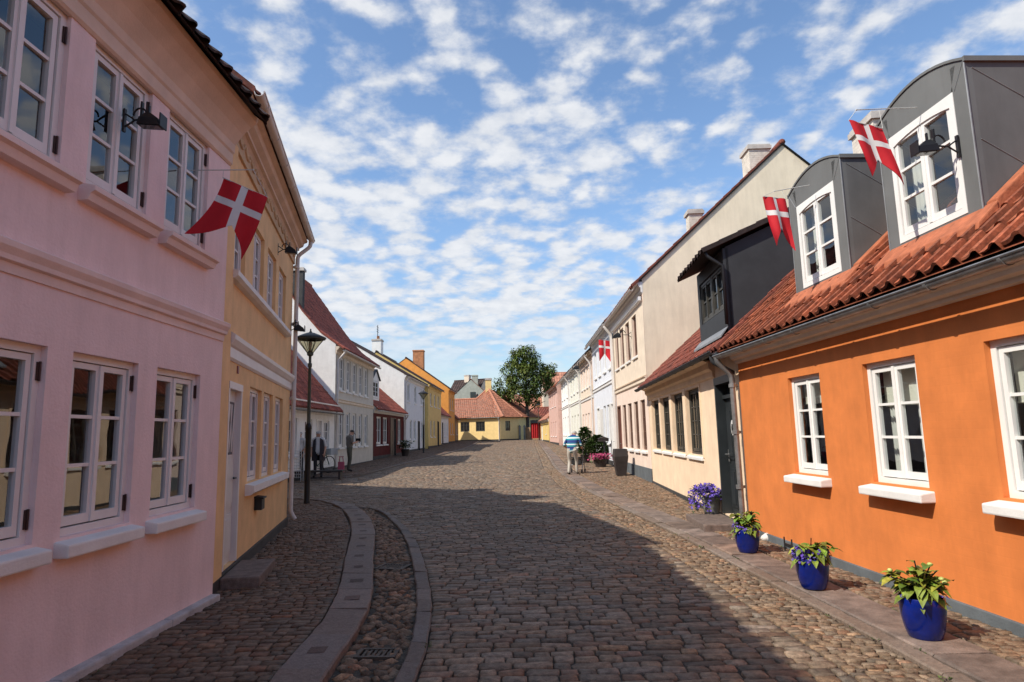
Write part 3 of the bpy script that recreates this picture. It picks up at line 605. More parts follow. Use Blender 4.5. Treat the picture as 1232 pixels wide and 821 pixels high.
def ochre_house():
    fr = Fr((-3.06, 6.62), (-4.15, 11.9)); L = fr.L
    H = root('house', 'ochre yellow two-storey house with white panelled door, row of white windows and ornate frieze', 'house', (-3.6, 9.3, 0), ROW)
    lo = [(1.68, 2.52), (2.70, 3.50), (3.74, 4.56)]; up = [(.36, 1.10), (1.60, 2.36), (2.66, 3.44), (3.74, 4.52)]; zl, zu = (1.02, 2.24), (3.46, 4.40); door = (.46, 1.16, .17, 2.18)
    holes = [(a, b, *zl) for a, b in lo]+[(a, b, *zu) for a, b in up]+[door]
    house_shell(H, fr, L, 7, 0, 5.30, 38, 'ochre', holes, plinth='plinth_dark', ph=.16, goff=.26)
    for a, b in lo: window(H, fr, a, b, *zl, fm='white_shade', rec=.05)
    for a, b in up: window(H, fr, a, b, *zu, fm='white_shade', rec=.05)
    s = MB(fr); s.prism([(-.06, 1.015), (.11, .985), (.11, .90), (.07, .87), (0, .86)], 1.58, 4.72); s.build('sill', 'sill', H)
    s = MB(fr); s.prism([(-.06, 3.455), (.10, 3.43), (.10, 3.37), (.06, 3.34), (0, 3.33)], .28, 4.66); s.build('sill', 'sill', H)
    # corner pilaster and band course, frieze with swags, cornice
    p = MB(fr); p.box(-.12, .30, -.1, .045, .16, 4.86); p.build('pilaster', 'ochre', H)
    cornice(H, fr, .31, L, [(.01, 2.44), (.03, 2.47), (.03, 2.58), (.05, 2.60), (.085, 2.66), (.09, 2.71), (.05, 2.735), (.01, 2.75)], 'white_shade', 'band_course')
    f = MB(fr); f.box(-.12, L, -.03, .03, 4.86, 5.10)
    k = 0
    while k*.36 < L-.3:
        c = .12+k*.36
        f.tube([(c+.15*math.cos(a), .036, 5.05-.09*math.sin(a)) for a in np.linspace(0, math.pi, 7)], .018, 5); f.ball((c-.18+.18, .04, 4.97), .022, .02, .03, 6, 4); k += 1
    f.build('frieze', 'ochre_frieze', H)
    cornice(H, fr, -.12, L+.02, [(.03, 5.10), (.06, 5.13), (.10, 5.14), (.10, 5.18), (.17, 5.22), (.19, 5.28), (.24, 5.30), (.25, 5.33)], 'pink_cornice')
    roof(H, fr, 0, L, 5.56, 7, 38, 'tile_red', ov=.27, rake=.06)
    gutter(H, fr, -.1, L+.08, .32, 5.36, 'white_pipe', .055)
    downpipe(H, fr, [(L-.02, .31, 5.33), (L-.02, .31, 5.22), (L-.03, .08, 5.02), (L-.04, .07, .25), (L-.04, .15, .12)], 'white_pipe', .038, (.9, 2.3, 3.7, 4.8))
    # door
    d = MB(fr); a, b, z0, z1 = door; d.box(a+.05, b-.05, -.10, -.055, z0, z1-.05)
    for (q0, q1, w0, w1) in ((.09, .61, .10, .55), (.09, .61, .62, 1.15)): d.box(a+q0, a+q1, -.054, -.042, z0+w0, z0+w1); d.box(a+q0+.05, a+q1-.05, -.041, -.030, z0+w0+.05, z0+w1-.05)
    for k in range(4):
        for sg in (1, -1): c = a+.13+k*.12; d.tube([(c, -.05, z0+1.25), (c+.1*sg, -.05, z0+1.8)], .011, 5)
    D = d.build('door', 'door_white', H)
    fb = MB(fr); fb.box(a, a+.05, -.10, .015, z0, z1); fb.box(b-.05, b, -.10, .015, z0, z1); fb.box(a, b, -.10, .02, z1-.05, z1+.03); fb.build('door_frame', 'white_shade', D)
    g = MB(fr); g.box(a+.1, b-.1, -.066, -.0545, z0+1.22, z0+1.83); g.build('door_glass', 'pane_dark', D)
    h = MB(fr); h.tube([(b-.12, -.055, z0+.95), (b-.12, .0, z0+.95), (b-.24, .0, z0+.95)], .011, 6); h.box(b-.145, b-.10, -.055, -.04, z0+.82, z0+1.03); h.build('door_handle', 'iron', D)
    st = MB(fr); st.box(.30, 1.36, .027, .42, -.1, .135); st.build('doorstep', 'step', H, bevel=.02)
    n = MB(fr); n.box(.86, .93, .0, .012, 2.33, 2.42); n.build('number_plate', 'door_red', H)
    # wing along the side street, behind the house
    wr = Fr((-5.64-.0, 14.70), (-13.9, 20.25)); wf = Fr(wr.xy(wr.L), wr.xy(0)); wb = MB(wr)
    wb.box(.3, wr.L, -4.0, 0, -.3, 6.0); wb.box(-1.2, .297, -4.0, -1.0, -.3, 6.0); zr = 7.55
    wb.build('wing', 'ochre', H)
    rb = MB(wr); rb.prism([(.1, 5.9), (-2.0, zr+.05), (-4.25, 5.85), (-2.0, 5.9)], .2, wr.L+.1); rb.prism([(-.98, 5.95), (-2.0, zr+.05), (-4.25, 5.85)], -1.25, .197); rb.build('wing_roof', 'tile_dark', H)
    rb2 = MB(wr); rb2.box(1.6, 2.2, -2.3, -1.7, 7.0, 8.5); rb2.build('chimney', 'brick_ch', H)
ochre_house()
def arch_dormer(H, fr, c, w, z0, zs, depth, rise=.15):
    """lead-clad dormer with a segmental roof; front face at o=-.22"""
    o0 = -.22; a, b = c-w/2, c+w/2; n = 12; top = lambda s, ex=0: zs+ex+rise*(1-((s-c)/(w/2))**2)
    ws, we, wz0, wz1 = c-.44, c+.44, z0+.06, z0+1.13
    mb = MB(fr)
    # front: side strips, sill strip, arched head
    mb.box(a, ws, o0-.06, o0, z0-.10, zs); mb.box(we, b, o0-.06, o0, z0-.10, zs); mb.box(ws, we, o0-.06, o0, z0-.10, wz0)
    pts = [(s, top(s)) for s in np.linspace(a, b, n+1)]
    for k in range(n):
        s0, s1 = pts[k][0], pts[k+1][0]; lo = lambda s: (zs if s < ws or s > we else wz1-.055+.055*(1-((s-c)/.44)**2)) if True else 0
        mb.oprism([(s0, min(lo(s0), zs)), (s1, min(lo(s1), zs)), (s1, top(s1)), (s0, top(s0))], o0-.06, o0)
    F = mb.build('dormer', 'zinc', H)
    for s in (a, b):                                  # cheeks run back into the slope
        ch = MB(fr); ch.poly([(s, o0-.06, z0-.15), (s, o0-.06, zs), (s, o0-depth, zs), (s, o0-depth, z0-.15)]); ch.build('cheek', 'zinc_cheek', F)
    rf = MB(fr)
    for k in range(n):
        s0, s1 = pts[k][0], pts[k+1][0]
        e0, e1 = .025, .025
        rf.face([rf.p(s0, o0+.012, top(s0)+.012), rf.p(s1, o0+.012, top(s1)+.012), rf.p(s1, o0-depth, top(s1)+.02), rf.p(s0, o0-depth, top(s0)+.02)])
        rf.face([rf.p(s0, o0+.012, top(s0)-.012), rf.p(s1, o0+.012, top(s1)-.012), rf.p(s1, o0+.012, top(s1)+.012), rf.p(s0, o0+.012, top(s0)+.012)])
        rf.face([rf.p(s0, o0+.012, top(s0)-.012), rf.p(s1, o0+.012, top(s1)-.012), rf.p(s1, o0-.05, top(s1)-.02), rf.p(s0, o0-.05, top(s0)-.02)])
    for s, q in ((a, -1), (b, 1)): rf.box(min(s, s+q*.022), max(s, s+q*.022), o0-depth, o0+.012, zs-.03, zs+.014)
    rf.build('dormer_roof', 'zinc', F, recalc=False)
    def seam(p, q, r):                                # standing seams: corner beads and the diagonal joints of the sheets
        sm = MB(fr); sm.tube([p, q], r, 6); sm.build('seam', 'zinc_seam', F)
    for s in (a, b):
        q = .002 if s == b else -.002
        seam((s, o0+.002, z0-.1), (s, o0+.002, zs-.03), .008)
        for z in (z0+.35, z0+.98): seam((s+q, o0-.06, z+.28), (s+q, o0-.75, z-.16), .0045)
    for q in (-1, 1): seam((c+q*.46, o0+.001, wz1), (c+q*w/2, o0+.001, zs), .0045)
    W = window(F, fr, ws, we, wz0, wz1+.0, fm='white', rows=3, rec=-o0-.005+.0, fw=.055, arch=.055, curtain=('curtain', ((.03, .2), (.8, .97))))
    fl = MB(fr); zr = lambda o: 2.98-o*math.tan(R(42)); e = .075                # mortared apron below and beside the dormer
    fl.prism([(o0-.02, zr(o0)+e+.03), (-.06, zr(-.06)+e-.005), (-.05, zr(-.05)+.02), (o0-.02, zr(o0)+.02)], a-.05, b+.13)
    fl.prism([(o0-.021, zr(o0-.02)+e+.03), (-1.75, zr(-1.75)+e+.03), (-1.75, zr(-1.75)), (o0-.021, zr(o0))], b+.004, b+.12)
    fl.build('flashing', 'flash_orange', F, bevel=.012)
    return W
def orange_house():
    fr = Fr((3.41, 9.65), (3.60, 4.84)); L = 14.5
    H = root('house', 'low orange house of painted brick with two lead-grey arched dormers and red pantile roof', 'house', (3.5, 6.5, 0), ROW)
    wn = [(1.56, 2.34), (3.19, 4.0), (4.80, 5.62), (6.45, 7.27)]; zl = (1.0, 2.165)
    house_shell(H, fr, L, 7.4, 0, 2.72, 42, 'orange', [(a, b, *zl) for a, b in wn], plinth='plinth_grey', ph=.125, goff=.22)
    cur = [((.04, .22), (.80, .97)), ((.03, .18), (.55, .97)), ((.04, .20), (.8, .97)), ((.04, .2), (.8, .97))]
    for (a, b), c, bl in zip(wn, cur, (.28, .36, .40, .3)): window(H, fr, a, b, *zl, rec=.05, sill=('sill', .06), sillproj=.13, sillh=.075, curtain=('curtain', c, bl), hinges=False)
    for (a, b) in wn[1:3]:                           # things seen on the window boards
        g = MB(fr); g.lathe(((a+b)/2+.12, -.28, 1.02), [(.05, 0), (.075, .06), (.06, .14), (.03, .2), (.045, .23)], 14); g.build('vase', 'porcelain', H, smooth=True)
    for (a, b) in wn:
        bl = MB(fr); bl.box(a, b, -.34, -.20, .98, 1.005); bl.build('window_board', 'white', H)
    cornice(H, fr, 0, L, [(.01, 2.52), (.045, 2.53), (.05, 2.57), (.10, 2.585), (.115, 2.62), (.15, 2.65)], 'cream')
    roof(H, fr, 0, L, 2.92, 7.4, 42, 'tile_orange', ov=.26, w=.195, row=.31, rake=.05)
    gutter(H, fr, -.12, L, .28, 2.655, 'galv', .058, .75)
    downpipe(H, fr, [(-.05, .30, 2.66), (-.05, .30, 2.56), (-.05, .09, 2.36), (-.05, .075, .1)], 'galv', .042, (.7, 1.5, 2.2))
    arch_dormer(H, fr, 4.11, 1.20, 3.22, 4.56, 1.9); arch_dormer(H, fr, 2.19, 1.24, 3.22, 4.57, 1.9)
orange_house()
def beige_house():
    fr = Fr((3.96, 18.8), (3.43, 9.66)); L = fr.L
    H = root('house', 'low beige house with four dark leaded windows, dark grey door and long dark dormer', 'house', (3.8, 14.2, .02), ROW)
    P2 = Fr((3.96, 18.9), (3.73, 11.97))
    wn = [(.55, 1.78), (2.02, 3.28), (3.56, 4.88), (5.16, 6.46)]; zl = (1.06, 2.38); door = (7.70, 8.78, .15, 2.36)
    house_shell(H, fr, L, 7.4, .02, 2.80, 42, 'beige', [(a, b, *zl) for a, b in wn]+[(door[0], door[1], door[2], door[3])], plinth='plinth_dark', ph=.11, depth_r=.2, goff=.2)
    for a, b in wn: window(H, fr, a, b, *zl, fm='dark_frame', rows=4, rec=.07, vbars=1, sill=('white', .02), sillproj=.05, sillh=.06, fw=.045)
    for a, b in zip([.47]+[w[1] for w in wn], [w[0] for w in wn]+[6.54]): m = MB(fr); m.box(a+.005, b-.005, -.02, .018, 1.02, 2.42); m.build('mullion', 'beige', H)
    cornice(H, fr, 0, 7.7, [(.01, 2.44), (.04, 2.46), (.05, 2.56), (.10, 2.60), (.11, 2.70), (.2, 2.74)], 'beige')
    roof(H, fr, 0, L-.06, 2.97, 7.4, 42, 'tile_red', ov=.30, w=.215, row=.32, rake=.03)
    gutter(H, fr, -.05, L-.1, .34, 2.74, 'slate', .055, .8)
    downpipe(H, fr, [(L-.28, .33, 2.70), (L-.28, .33, 2.60), (L-.22, .10, 2.45), (L-.06, .09, 2.40)], 'slate', .038)
    a, b, z0, z1 = door; d = MB(fr); d.box(a+.06, b-.06, -.18, -.13, z0, z1-.28)
    for q0, q1, w0, w1 in ((.12, .43, .12, .75), (.54, .85, .12, .75), (.12, .43, .9, 1.75), (.54, .85, .9, 1.75)): d.box(a+q0, a+q1, -.13, -.112, z0+w0, z0+w1); d.box(a+q0+.04, a+q1-.04, -.112, -.10, z0+w0+.05, z0+w1-.05)
    D = d.build('door', 'door_dark', H)
    f = MB(fr); f.box(a, a+.06, -.19, .03, z0, z1); f.box(b-.06, b, -.19, .03, z0, z1); f.box(a, b, -.19, .035, z1-.06, z1+.06); f.box(a+.06, b-.06, -.18, -.08, z1-.3, z1-.24); f.build('door_frame', 'door_dark', D)
    g = MB(fr); g.box(a+.06, b-.06, -.16, -.15, z1-.24, z1-.06); g.build('fanlight', 'pane_dark', D)
    h = MB(fr); h.tube([(a+.14, -.11, z0+.98), (a+.14, -.05, z0+.98), (a+.25, -.05, z0+.98)], .012, 6); h.box(a+.12, a+.16, -.112, -.10, z0+.86, z0+1.06); h.build('door_handle', 'galv', D)
    p = MB(fr)
    oval = [((a+b)/2+.085*math.cos(t), z0+1.42+.125*math.sin(t)) for t in np.linspace(0, 2*math.pi, 17)[:-1]]; p.oprism(oval, -.105, -.085); P = p.build('door_plaque', 'porcelain', D)
    q = MB(fr); c = (a+b)/2; zc = z0+1.42
    q.oprism([(c-.03, zc-.06), (c+.03, zc-.06), (c+.045, zc+.0), (c+.02, zc+.06), (c-.02, zc+.06), (c-.045, zc)], -.085, -.079); q.build('plaque_emblem', 'iron', P)
    s = MB(fr); s.box(a-.15, b+.12, .03, .62, -.1, .13); s.build('doorstep', 'step', H, bevel=.02)
    chimney(H, fr, 6.85, -3.7, .85, .7, 5.8, 7.42)
    # long dark dormer with a tiled lean-to roof
    s0, s1, zb, zt = 6.85, 8.72, 3.30, 4.46; o0 = .0; F = MB(fr)
    F.box(s0, s0+.16, o0-.08, o0, zb-.3, zt); F.box(s1-.16, s1, o0-.08, o0, zb-.3, zt); F.box(s0+.16, s1-.16, o0-.08, o0, zb-.3, zb+.18); F.box(s0+.16, s1-.16, o0-.08, o0, zt-.22, zt)
    DD = F.build('dormer', 'slate', H)
    t = math.tan(R(24))
    for s in (s0, s1): ck = MB(fr); ck.poly([(s, o0-.04, zb-.3), (s, o0-.04, zt+.02), (s, -4.0, zt+4.0*t), (s, -4.0, zb-.3)]); ck.build('cheek', 'cheeks', DD, recalc=False)
    rr = MB(fr); tiles(rr, s0-.12, s1+.10, [(.34, zt-.02-.30*t+.1), (-3.9, zt+3.9*t+.08)], .22, .33)
    rr.col = (.5, .5, .5); rr.poly([(s0-.12, .34, zt-.05-.3*t+.1), (s1+.1, .34, zt-.05-.3*t+.1), (s1+.1, -3.9, zt+3.9*t+.03), (s0-.12, -3.9, zt+3.9*t+.03)])
    for s in (s0-.12, s1+.10): rr.poly([(s, .34, zt-.05-.3*t+.1), (s, -3.9, zt+3.9*t+.02), (s, -3.9, zt+3.9*t+.10), (s, .34, zt-.3*t+.12)])
    rr.build('dormer_roof', 'tile_dark', DD, recalc=False)
    for k in range(2):
        w0 = s0+.18+k*.765; window(DD, fr, w0, w0+.745, zb+.2, zt-.24, fm='dark_frame', rows=2, rec=.02, pane='pane_dark', fw=.04)
    dp = MB(fr); dp.tube([(s1+.03, .30, zt-.04), (s1+.05, .26, zt-.14), (s1+.05, .03, zt-.3), (s1+.05, .03, zb-.1)], .028, 8); dp.build('downpipe', 'iron', DD, smooth=True)
    fl = MB(fr); fl.prism([(.004, 3.17), (.016, 3.17), (.13, 3.035), (.13, 3.0)], s0-.05, s1+.05); fl.build('flashing', 'zinc_seam', DD)
beige_house()
# ================================================================== THE HOUSES FARTHER UP THE STREET
def terrace(label, a, b, zeave, wm, rm, depth=8, pitch=42, lo=(), up=(), zl=None, zu=None, doors=(), fm='white', plinth='plinth_dark', ph=.25, ov=.3, flare=0, gablemat=None, band=None,
            lintel=False, corn='white', gut='galv', pipe=None, pane='pane_dark', rows=3, z0=None, rw=.24, rr=.36, sills='sill', doormat='door_dark', holes_rec=.08, bandz=None):
    fr = Fr(a, b); L = fr.L; ym = (a[1]+b[1])/2; g = gz(min(a[1], b[1])) if z0 is None else z0
    H = root('house', label, 'house', (*fr.xy(L/2), g), ROW)
    zl = zl or (g+.95, g+2.3); zu = zu or (g+3.7, g+5.0)
    holes = [(p, q, *zl) for p, q in lo]+[(p, q, *zu) for p, q in up]+[(p, q, g+.1, zl[1]+.02) for p, q in doors]
    house_shell(H, fr, L, depth, g, zeave, pitch, wm, holes, plinth=plinth, ph=ph, flare=flare, gablemat=gablemat, room=(pane == 'pane'), depth_r=.12)
    for p, q in lo: window(H, fr, p, q, *zl, fm=fm, rows=rows, rec=holes_rec-.02, pane=pane, sill=(sills, .04) if sills else None, sillproj=.07, sillh=.07)
    for p, q in up: window(H, fr, p, q, *zu, fm=fm, rows=rows, rec=holes_rec-.02, pane=pane, sill=(sills, .04) if sills else None, sillproj=.07, sillh=.07)
    for p, q in doors:
        d = MB(fr); z1 = zl[1]+.02; d.box(p+.05, q-.05, -.115, -.07, g+.1, z1-.05); w = q-p
        for w0, w1 in ((.25, .85), (1.0, 1.7)):
            for k in (0, 1): d.box(p+.12+k*(w-.2)/2, p+.12+k*(w-.2)/2+(w-.36)/2, -.07, -.055, g+w0, g+w1)
        D = d.build('door', doormat, H); f = MB(fr); f.box(p, p+.05, -.118, .02, g+.1, z1); f.box(q-.05, q, -.118, .02, g+.1, z1); f.box(p+.05, q-.05, -.118, .02, z1-.05, z1); f.build('door_frame', fm if doormat != 'door_dark' else 'door_dark', D)
        hh = MB(fr); hh.tube([(p+.15, -.055, g+1.05), (p+.15, -.01, g+1.05), (p+.27, -.01, g+1.05)], .013, 6); hh.build('door_handle', 'galv', D)
    if band:
        zb = bandz if bandz else g+3.0
        cornice(H, fr, 0, L, [(.01, zb-.12), (.05, zb-.08), (.05, zb), (.09, zb+.04), (.01, zb+.08)], band, 'band_course')
    cornice(H, fr, 0, L, [(.01, zeave-.32), (.04, zeave-.28), (.05, zeave-.16), (.11, zeave-.12), (.13, zeave-.05), (ov*.7, zeave-.03), (ov*.72, zeave+.02)], corn)
    roof(H, fr, 0, L, zeave+.10, depth, pitch, rm, ov=ov, flare=flare, w=rw, row=rr)
    zg = zeave+.10+.06-ov*math.tan(R(pitch))*(.55 if flare else 1)-.09
    gutter(H, fr, -.02, L+.02, ov+.03, zg, gut, .06, 1.2)
    if pipe is not None: downpipe(H, fr, [(pipe, ov+.03, zg-.02), (pipe, ov+.03, zg-.1), (pipe, .08, zg-.45), (pipe, .07, g+.15)], gut if gut != 'slate' else 'iron', .045)
    return H, fr, g
def gable_kit(H, fr, s, depth, zeave, pitch, mt='mortar', flare=0):
    """bonded verge tiles along a gable"""
    prof = roof_profile(zeave+.10, .1, depth, pitch, flare); mb = MB(fr); zr = prof[-1][1]; pts = prof+[(-depth, zeave+.1)]
    for a, b in zip(pts, pts[1:]): mb.prism([(a[0], a[1]-.01), (b[0], b[1]-.01), (b[0], b[1]+.05), (a[0], a[1]+.05)], s-.10, s+.045)
    return mb.build('verge', mt, H)
XR = lambda y: interp(y, [(18.5, 3.95), (30, 4.1), (55, 4.2)])
def right_row():
    # blush and cream two-storey house whose bare gable rises over the low one
    H, fr, g = terrace('tall blush and cream house whose bare sandy gable rises over the low beige one', (XR(25.2), 25.2), (3.95, 18.82), 5.98, 'blush', 'tile_red', depth=9.1, pitch=42.3,
        lo=[(1.45, 2.25), (2.65, 3.45), (3.85, 4.65), (5.05, 5.85)], up=[(.5, 1.3), (1.75, 2.55), (3.0, 3.8), (4.35, 5.15)], zl=(.98, 2.5), zu=(3.95, 5.25), doors=[(.30, 1.05)], fm='brown_frame', doormat='door_red', band='cream', bandz=3.1,
        gablemat='gable', corn='white', ph=.42, plinth='plinth_grey', pipe=.1, pane='pane', gut='white_pipe')
    up = MB(fr); S = [0, .5, 1.3, 1.75, 2.55, 3.0, 3.8, 4.35, 5.15, fr.L]      # cream render of the upper storey, a skin set proud of the wall
    for k in range(0, 9, 2): up.box(S[k]+.0, S[k+1], .002, .015, 3.2, 5.38)
    for k in range(1, 9, 2): up.box(S[k], S[k+1], .002, .015, 3.2, 3.82); up.box(S[k], S[k+1], .002, .015, 5.25, 5.38)
    up.build('upper_render', 'cream', H)
    k = .05
    while k < fr.L-.1: dn = MB(fr); dn.box(k, k+.11, .05, .13, 5.44, 5.56); dn.build('dentil', 'white', H); k += .22
    chimney(H, fr, fr.L-.75, -4.0, .66, .66, 8.6, 10.45); chimney(H, fr, fr.L-1.6, -2.15, .4, .45, 7.2, 8.72)
    gable_kit(H, fr, fr.L, 9.1, 5.98, 42.3, 'tile_pale')
    H, fr, g = terrace('bluish white two-storey house with tall white shutter doors and a flag over them', (XR(32.8), 32.8), (XR(25.25), 25.25), 6.05, 'bluewhite', 'tile_dark', lo=[(3.6, 4.4), (4.8, 5.6)], up=[(.9, 1.7), (2.5, 3.3), (4.3, 5.1), (6.0, 6.8)], zl=(1.1, 2.7), zu=(4.2, 5.4), doors=[(1.2, 2.3), (6.1, 7.1)], doormat='door_white', band='white', bandz=3.6, corn='white', gut='white_pipe', pipe=7.4, pitch=44)
    for q in ((2.5, 3.4, .005, .03, .5, 2.6), (5.75, 6.0, .005, .03, .6, 2.7)): sh = MB(fr); sh.box(*q); sh.build('shutter', 'door_white', H)
    H, fr, g = terrace('pale salmon-and-cream two-storey house with a black box lamp near its eaves', (XR(39.2), 39.2), (XR(32.85), 32.85), 5.75, 'blush', 'tile_dark', lo=[(.6, 1.4), (2, 2.8), (3.4, 4.2), (4.9, 5.7)], up=[(.6, 1.4), (2, 2.8), (3.4, 4.2), (4.9, 5.7)], zl=(1.15, 2.6), zu=(4.05, 5.2), band='white', bandz=3.4, corn='cream', gut='white_pipe', pipe=6.1, pitch=44)
    u = MB(fr); u.box(0, fr.L, .001, .012, 3.5, 4.0); u.build('upper_render', 'cream', H)
    H, fr, g = terrace('pale green two-storey house with dark upper window behind the potted shrubs', (XR(47.2), 47.2), (XR(39.25), 39.25), 5.85, 'palegreen', 'tile_dark', lo=[(1, 1.9), (3, 3.9), (5.2, 6.1)], up=[(1, 1.9), (3, 3.9), (5.6, 6.5)], zl=(1.3, 2.7), zu=(4.2, 5.4), band='white', bandz=3.5, corn='white', gut='white_pipe', pipe=7.7, pitch=44)
    H, fr, g = terrace('plain white two-storey house next to the salmon pink one at the end', (4.2, 56), (XR(47.25), 47.25), 5.95, 'white_wall', 'tile_dark', lo=[(1, 1.9), (3.2, 4.1), (6, 6.9)], up=[(1, 1.9), (3.2, 4.1), (6, 6.9)], zl=(1.4, 2.8), zu=(4.3, 5.5), band='white', bandz=3.6, corn='white', gut='white_pipe', pipe=8.4, pitch=44)
    H, fr, g = terrace('salmon pink house with an orange roof standing forward of the plain white one', (3.62, 66), (3.86, 56.2), 5.7, 'salmon', 'tile_orange', depth=6, lo=[(2, 2.8), (4.5, 5.3), (7, 7.8)], up=[(2, 2.8), (4.5, 5.3), (7, 7.8)], zl=(1.3, 2.6), zu=(4.0, 5.1), corn='salmon', pitch=40)
    H, fr, g = terrace('low golden yellow outbuilding beyond the salmon pink house', (3.25, 79), (3.55, 66.1), 3.05, 'yellow', 'tile_pale', depth=5, lo=[(8.8, 9.8)], zl=(1.5, 2.4), doors=[(2, 3.6)], doormat='door_white', pitch=38)
right_row()
def left_row():
    # low white shop at the side-street corner
    H, fr, g = terrace('low white cottage with steep red roof behind the street lamp and postcard rack', (-7.85, 20.2), (-7.9, 28.35), 2.95, 'white_wall', 'tile_bright', depth=7.5, pitch=50, lo=[(.5, 1.4), (2.3, 3.2), (4.1, 5.0), (6.6, 7.4)], zl=(1.0, 2.3), doors=[(5.5, 6.3)], doormat='door_white', plinth='plinth_dark', ph=.3, ov=.35)
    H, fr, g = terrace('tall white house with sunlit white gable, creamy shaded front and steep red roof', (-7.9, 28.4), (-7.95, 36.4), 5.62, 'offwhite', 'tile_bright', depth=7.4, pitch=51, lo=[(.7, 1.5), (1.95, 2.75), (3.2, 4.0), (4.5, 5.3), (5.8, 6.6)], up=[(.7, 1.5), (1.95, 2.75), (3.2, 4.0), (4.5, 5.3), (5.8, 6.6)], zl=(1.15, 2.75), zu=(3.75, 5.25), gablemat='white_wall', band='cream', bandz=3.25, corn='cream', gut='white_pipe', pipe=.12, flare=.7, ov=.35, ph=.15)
    chimney(H, fr, .3, -1.85, .3, .5, 7.4, 9.35, 'plinth_dark'); 
    H, fr, g = terrace('dark red shop front with white cornice and a small black dormer in its low roof', (-7.95, 36.45), (-7.78, 45.5), 3.25, 'shop_red', 'tile_bright', depth=7.5, pitch=42, lo=[(.8, 2.1), (2.5, 3.8), (7.0, 8.1)], zl=(1.15, 2.75), doors=[(4.6, 6.3)], rows=2, plinth='plinth_dark', corn='white', gut='white_pipe', pipe=8.9)
    F = MB(fr); s0, s1, zb, zt = .9, 2.7, 3.75, 5.0; o0 = -.3
    F.box(s0, s0+.2, o0-.1, o0, zb-.3, zt); F.box(s1-.2, s1, o0-.1, o0, zb-.3, zt); F.box(s0+.2, s1-.2, o0-.1, o0, zb-.3, zb+.1); F.box(s0+.2, s1-.2, o0-.1, o0, zt-.1, zt)
    F.oprism([(s0, zt), (s1, zt), ((s0+s1)/2, zt+.55)], o0-.1, o0)
    D = F.build('dormer', 'white', H); window(D, fr, s0+.22, s1-.22, zb+.12, zt-.12, rows=3, rec=.3, pane='pane_dark')
    for s in (s0, s1): c = MB(fr); c.poly([(s, o0-.05, zb-.3), (s, o0-.05, zt), (s, o0-2, zt), (s, o0-2, zb-.3)]); c.build('cheek', 'slate', D, recalc=False)
    r = MB(fr); m = (s0+s1)/2; r.poly([(s0-.1, o0+.1, zt-.05), (m, o0+.1, zt+.6), (m, o0-2.6, zt+.6), (s0-.1, o0-2.2, zt-.05)]); r.poly([(s1+.1, o0+.1, zt-.05), (m, o0+.1, zt+.6), (m, o0-2.6, zt+.6), (s1+.1, o0-2.2, zt-.05)]); r.build('dormer_roof', 'slate', D, recalc=False)
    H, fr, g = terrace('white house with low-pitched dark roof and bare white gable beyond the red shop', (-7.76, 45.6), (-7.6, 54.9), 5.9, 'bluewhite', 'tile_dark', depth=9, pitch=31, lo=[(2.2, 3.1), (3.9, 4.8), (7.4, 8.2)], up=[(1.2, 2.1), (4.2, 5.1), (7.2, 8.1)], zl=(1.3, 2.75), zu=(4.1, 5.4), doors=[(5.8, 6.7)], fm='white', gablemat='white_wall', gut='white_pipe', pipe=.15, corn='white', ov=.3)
    H, fr, g = terrace('pale yellow two-storey house with a chimney, seen behind the second street lamp', (-7.3, 55), (-7.15, 63.4), 5.95, 'yellow', 'tile_dark', depth=9, pitch=32, lo=[(1.2, 2.1), (3.2, 4.1)], up=[(1.2, 2.1), (3.6, 4.5), (6, 6.9)], zl=(1.5, 2.9), zu=(4.2, 5.3), doors=[(5.6, 6.7)], gablemat='yellow', corn='yellow', gut='galv', ov=.3)
    c = chimney(H, fr, .9, -4.6, .9, .8, 8.2, 10.1, 'white_wall'); m = MB(fr); m.tube([(.9, -4.6, 10.1), (.9, -4.6, 11.4)], .03, 6)
    for k in range(3): m.tube([(.5, -4.6, 10.8+k*.2), (1.3, -4.6, 10.8+k*.2)], .018, 5)
    m.build('aerial', 'iron', c); m = MB(fr); m.lathe((1.1, -4.6, 10.1), [(.14, 0), (.12, .35)], 10); m.build('chimney_pot', 'brick_red', c)
    H, fr, g = terrace('low white cottage with a red roof squeezed between the pale yellow and bright orange houses', (-7.4, 63.5), (-7.3, 71.9), 3.75, 'white_wall', 'tile_bright', depth=7, pitch=45, lo=[(.8, 1.7), (4.6, 5.5), (6.6, 7.5)], zl=(1.5, 2.9), doors=[(2.6, 3.5)], fm='white', corn='white')
    H, fr, g = terrace('tall bright orange house with a brick chimney on its sunlit gable', (-7.28, 72), (-7.2, 78.5), 6.75, 'hot_orange', 'tile_dark', depth=9.6, pitch=36, lo=[(1.5, 2.4), (4, 4.9)], up=[(1.5, 2.4), (4, 4.9)], zl=(1.7, 3.0), zu=(4.5, 5.8), gablemat='hot_orange', corn='hot_orange', ov=.25)
    chimney(H, fr, .7, -3.45, .9, 1.2, 9.1, 11.3, 'brick_red', 'brick_red')
    H, fr, g = terrace('small brown cottage between the bright orange house and the butter yellow one', (-7.15, 78.6), (-7.05, 81.6), 3.6, 'brown_wall', 'tile_red', depth=6, pitch=42, lo=[(1.0, 1.8)], zl=(1.7, 2.9), corn='brown_wall')
left_row()
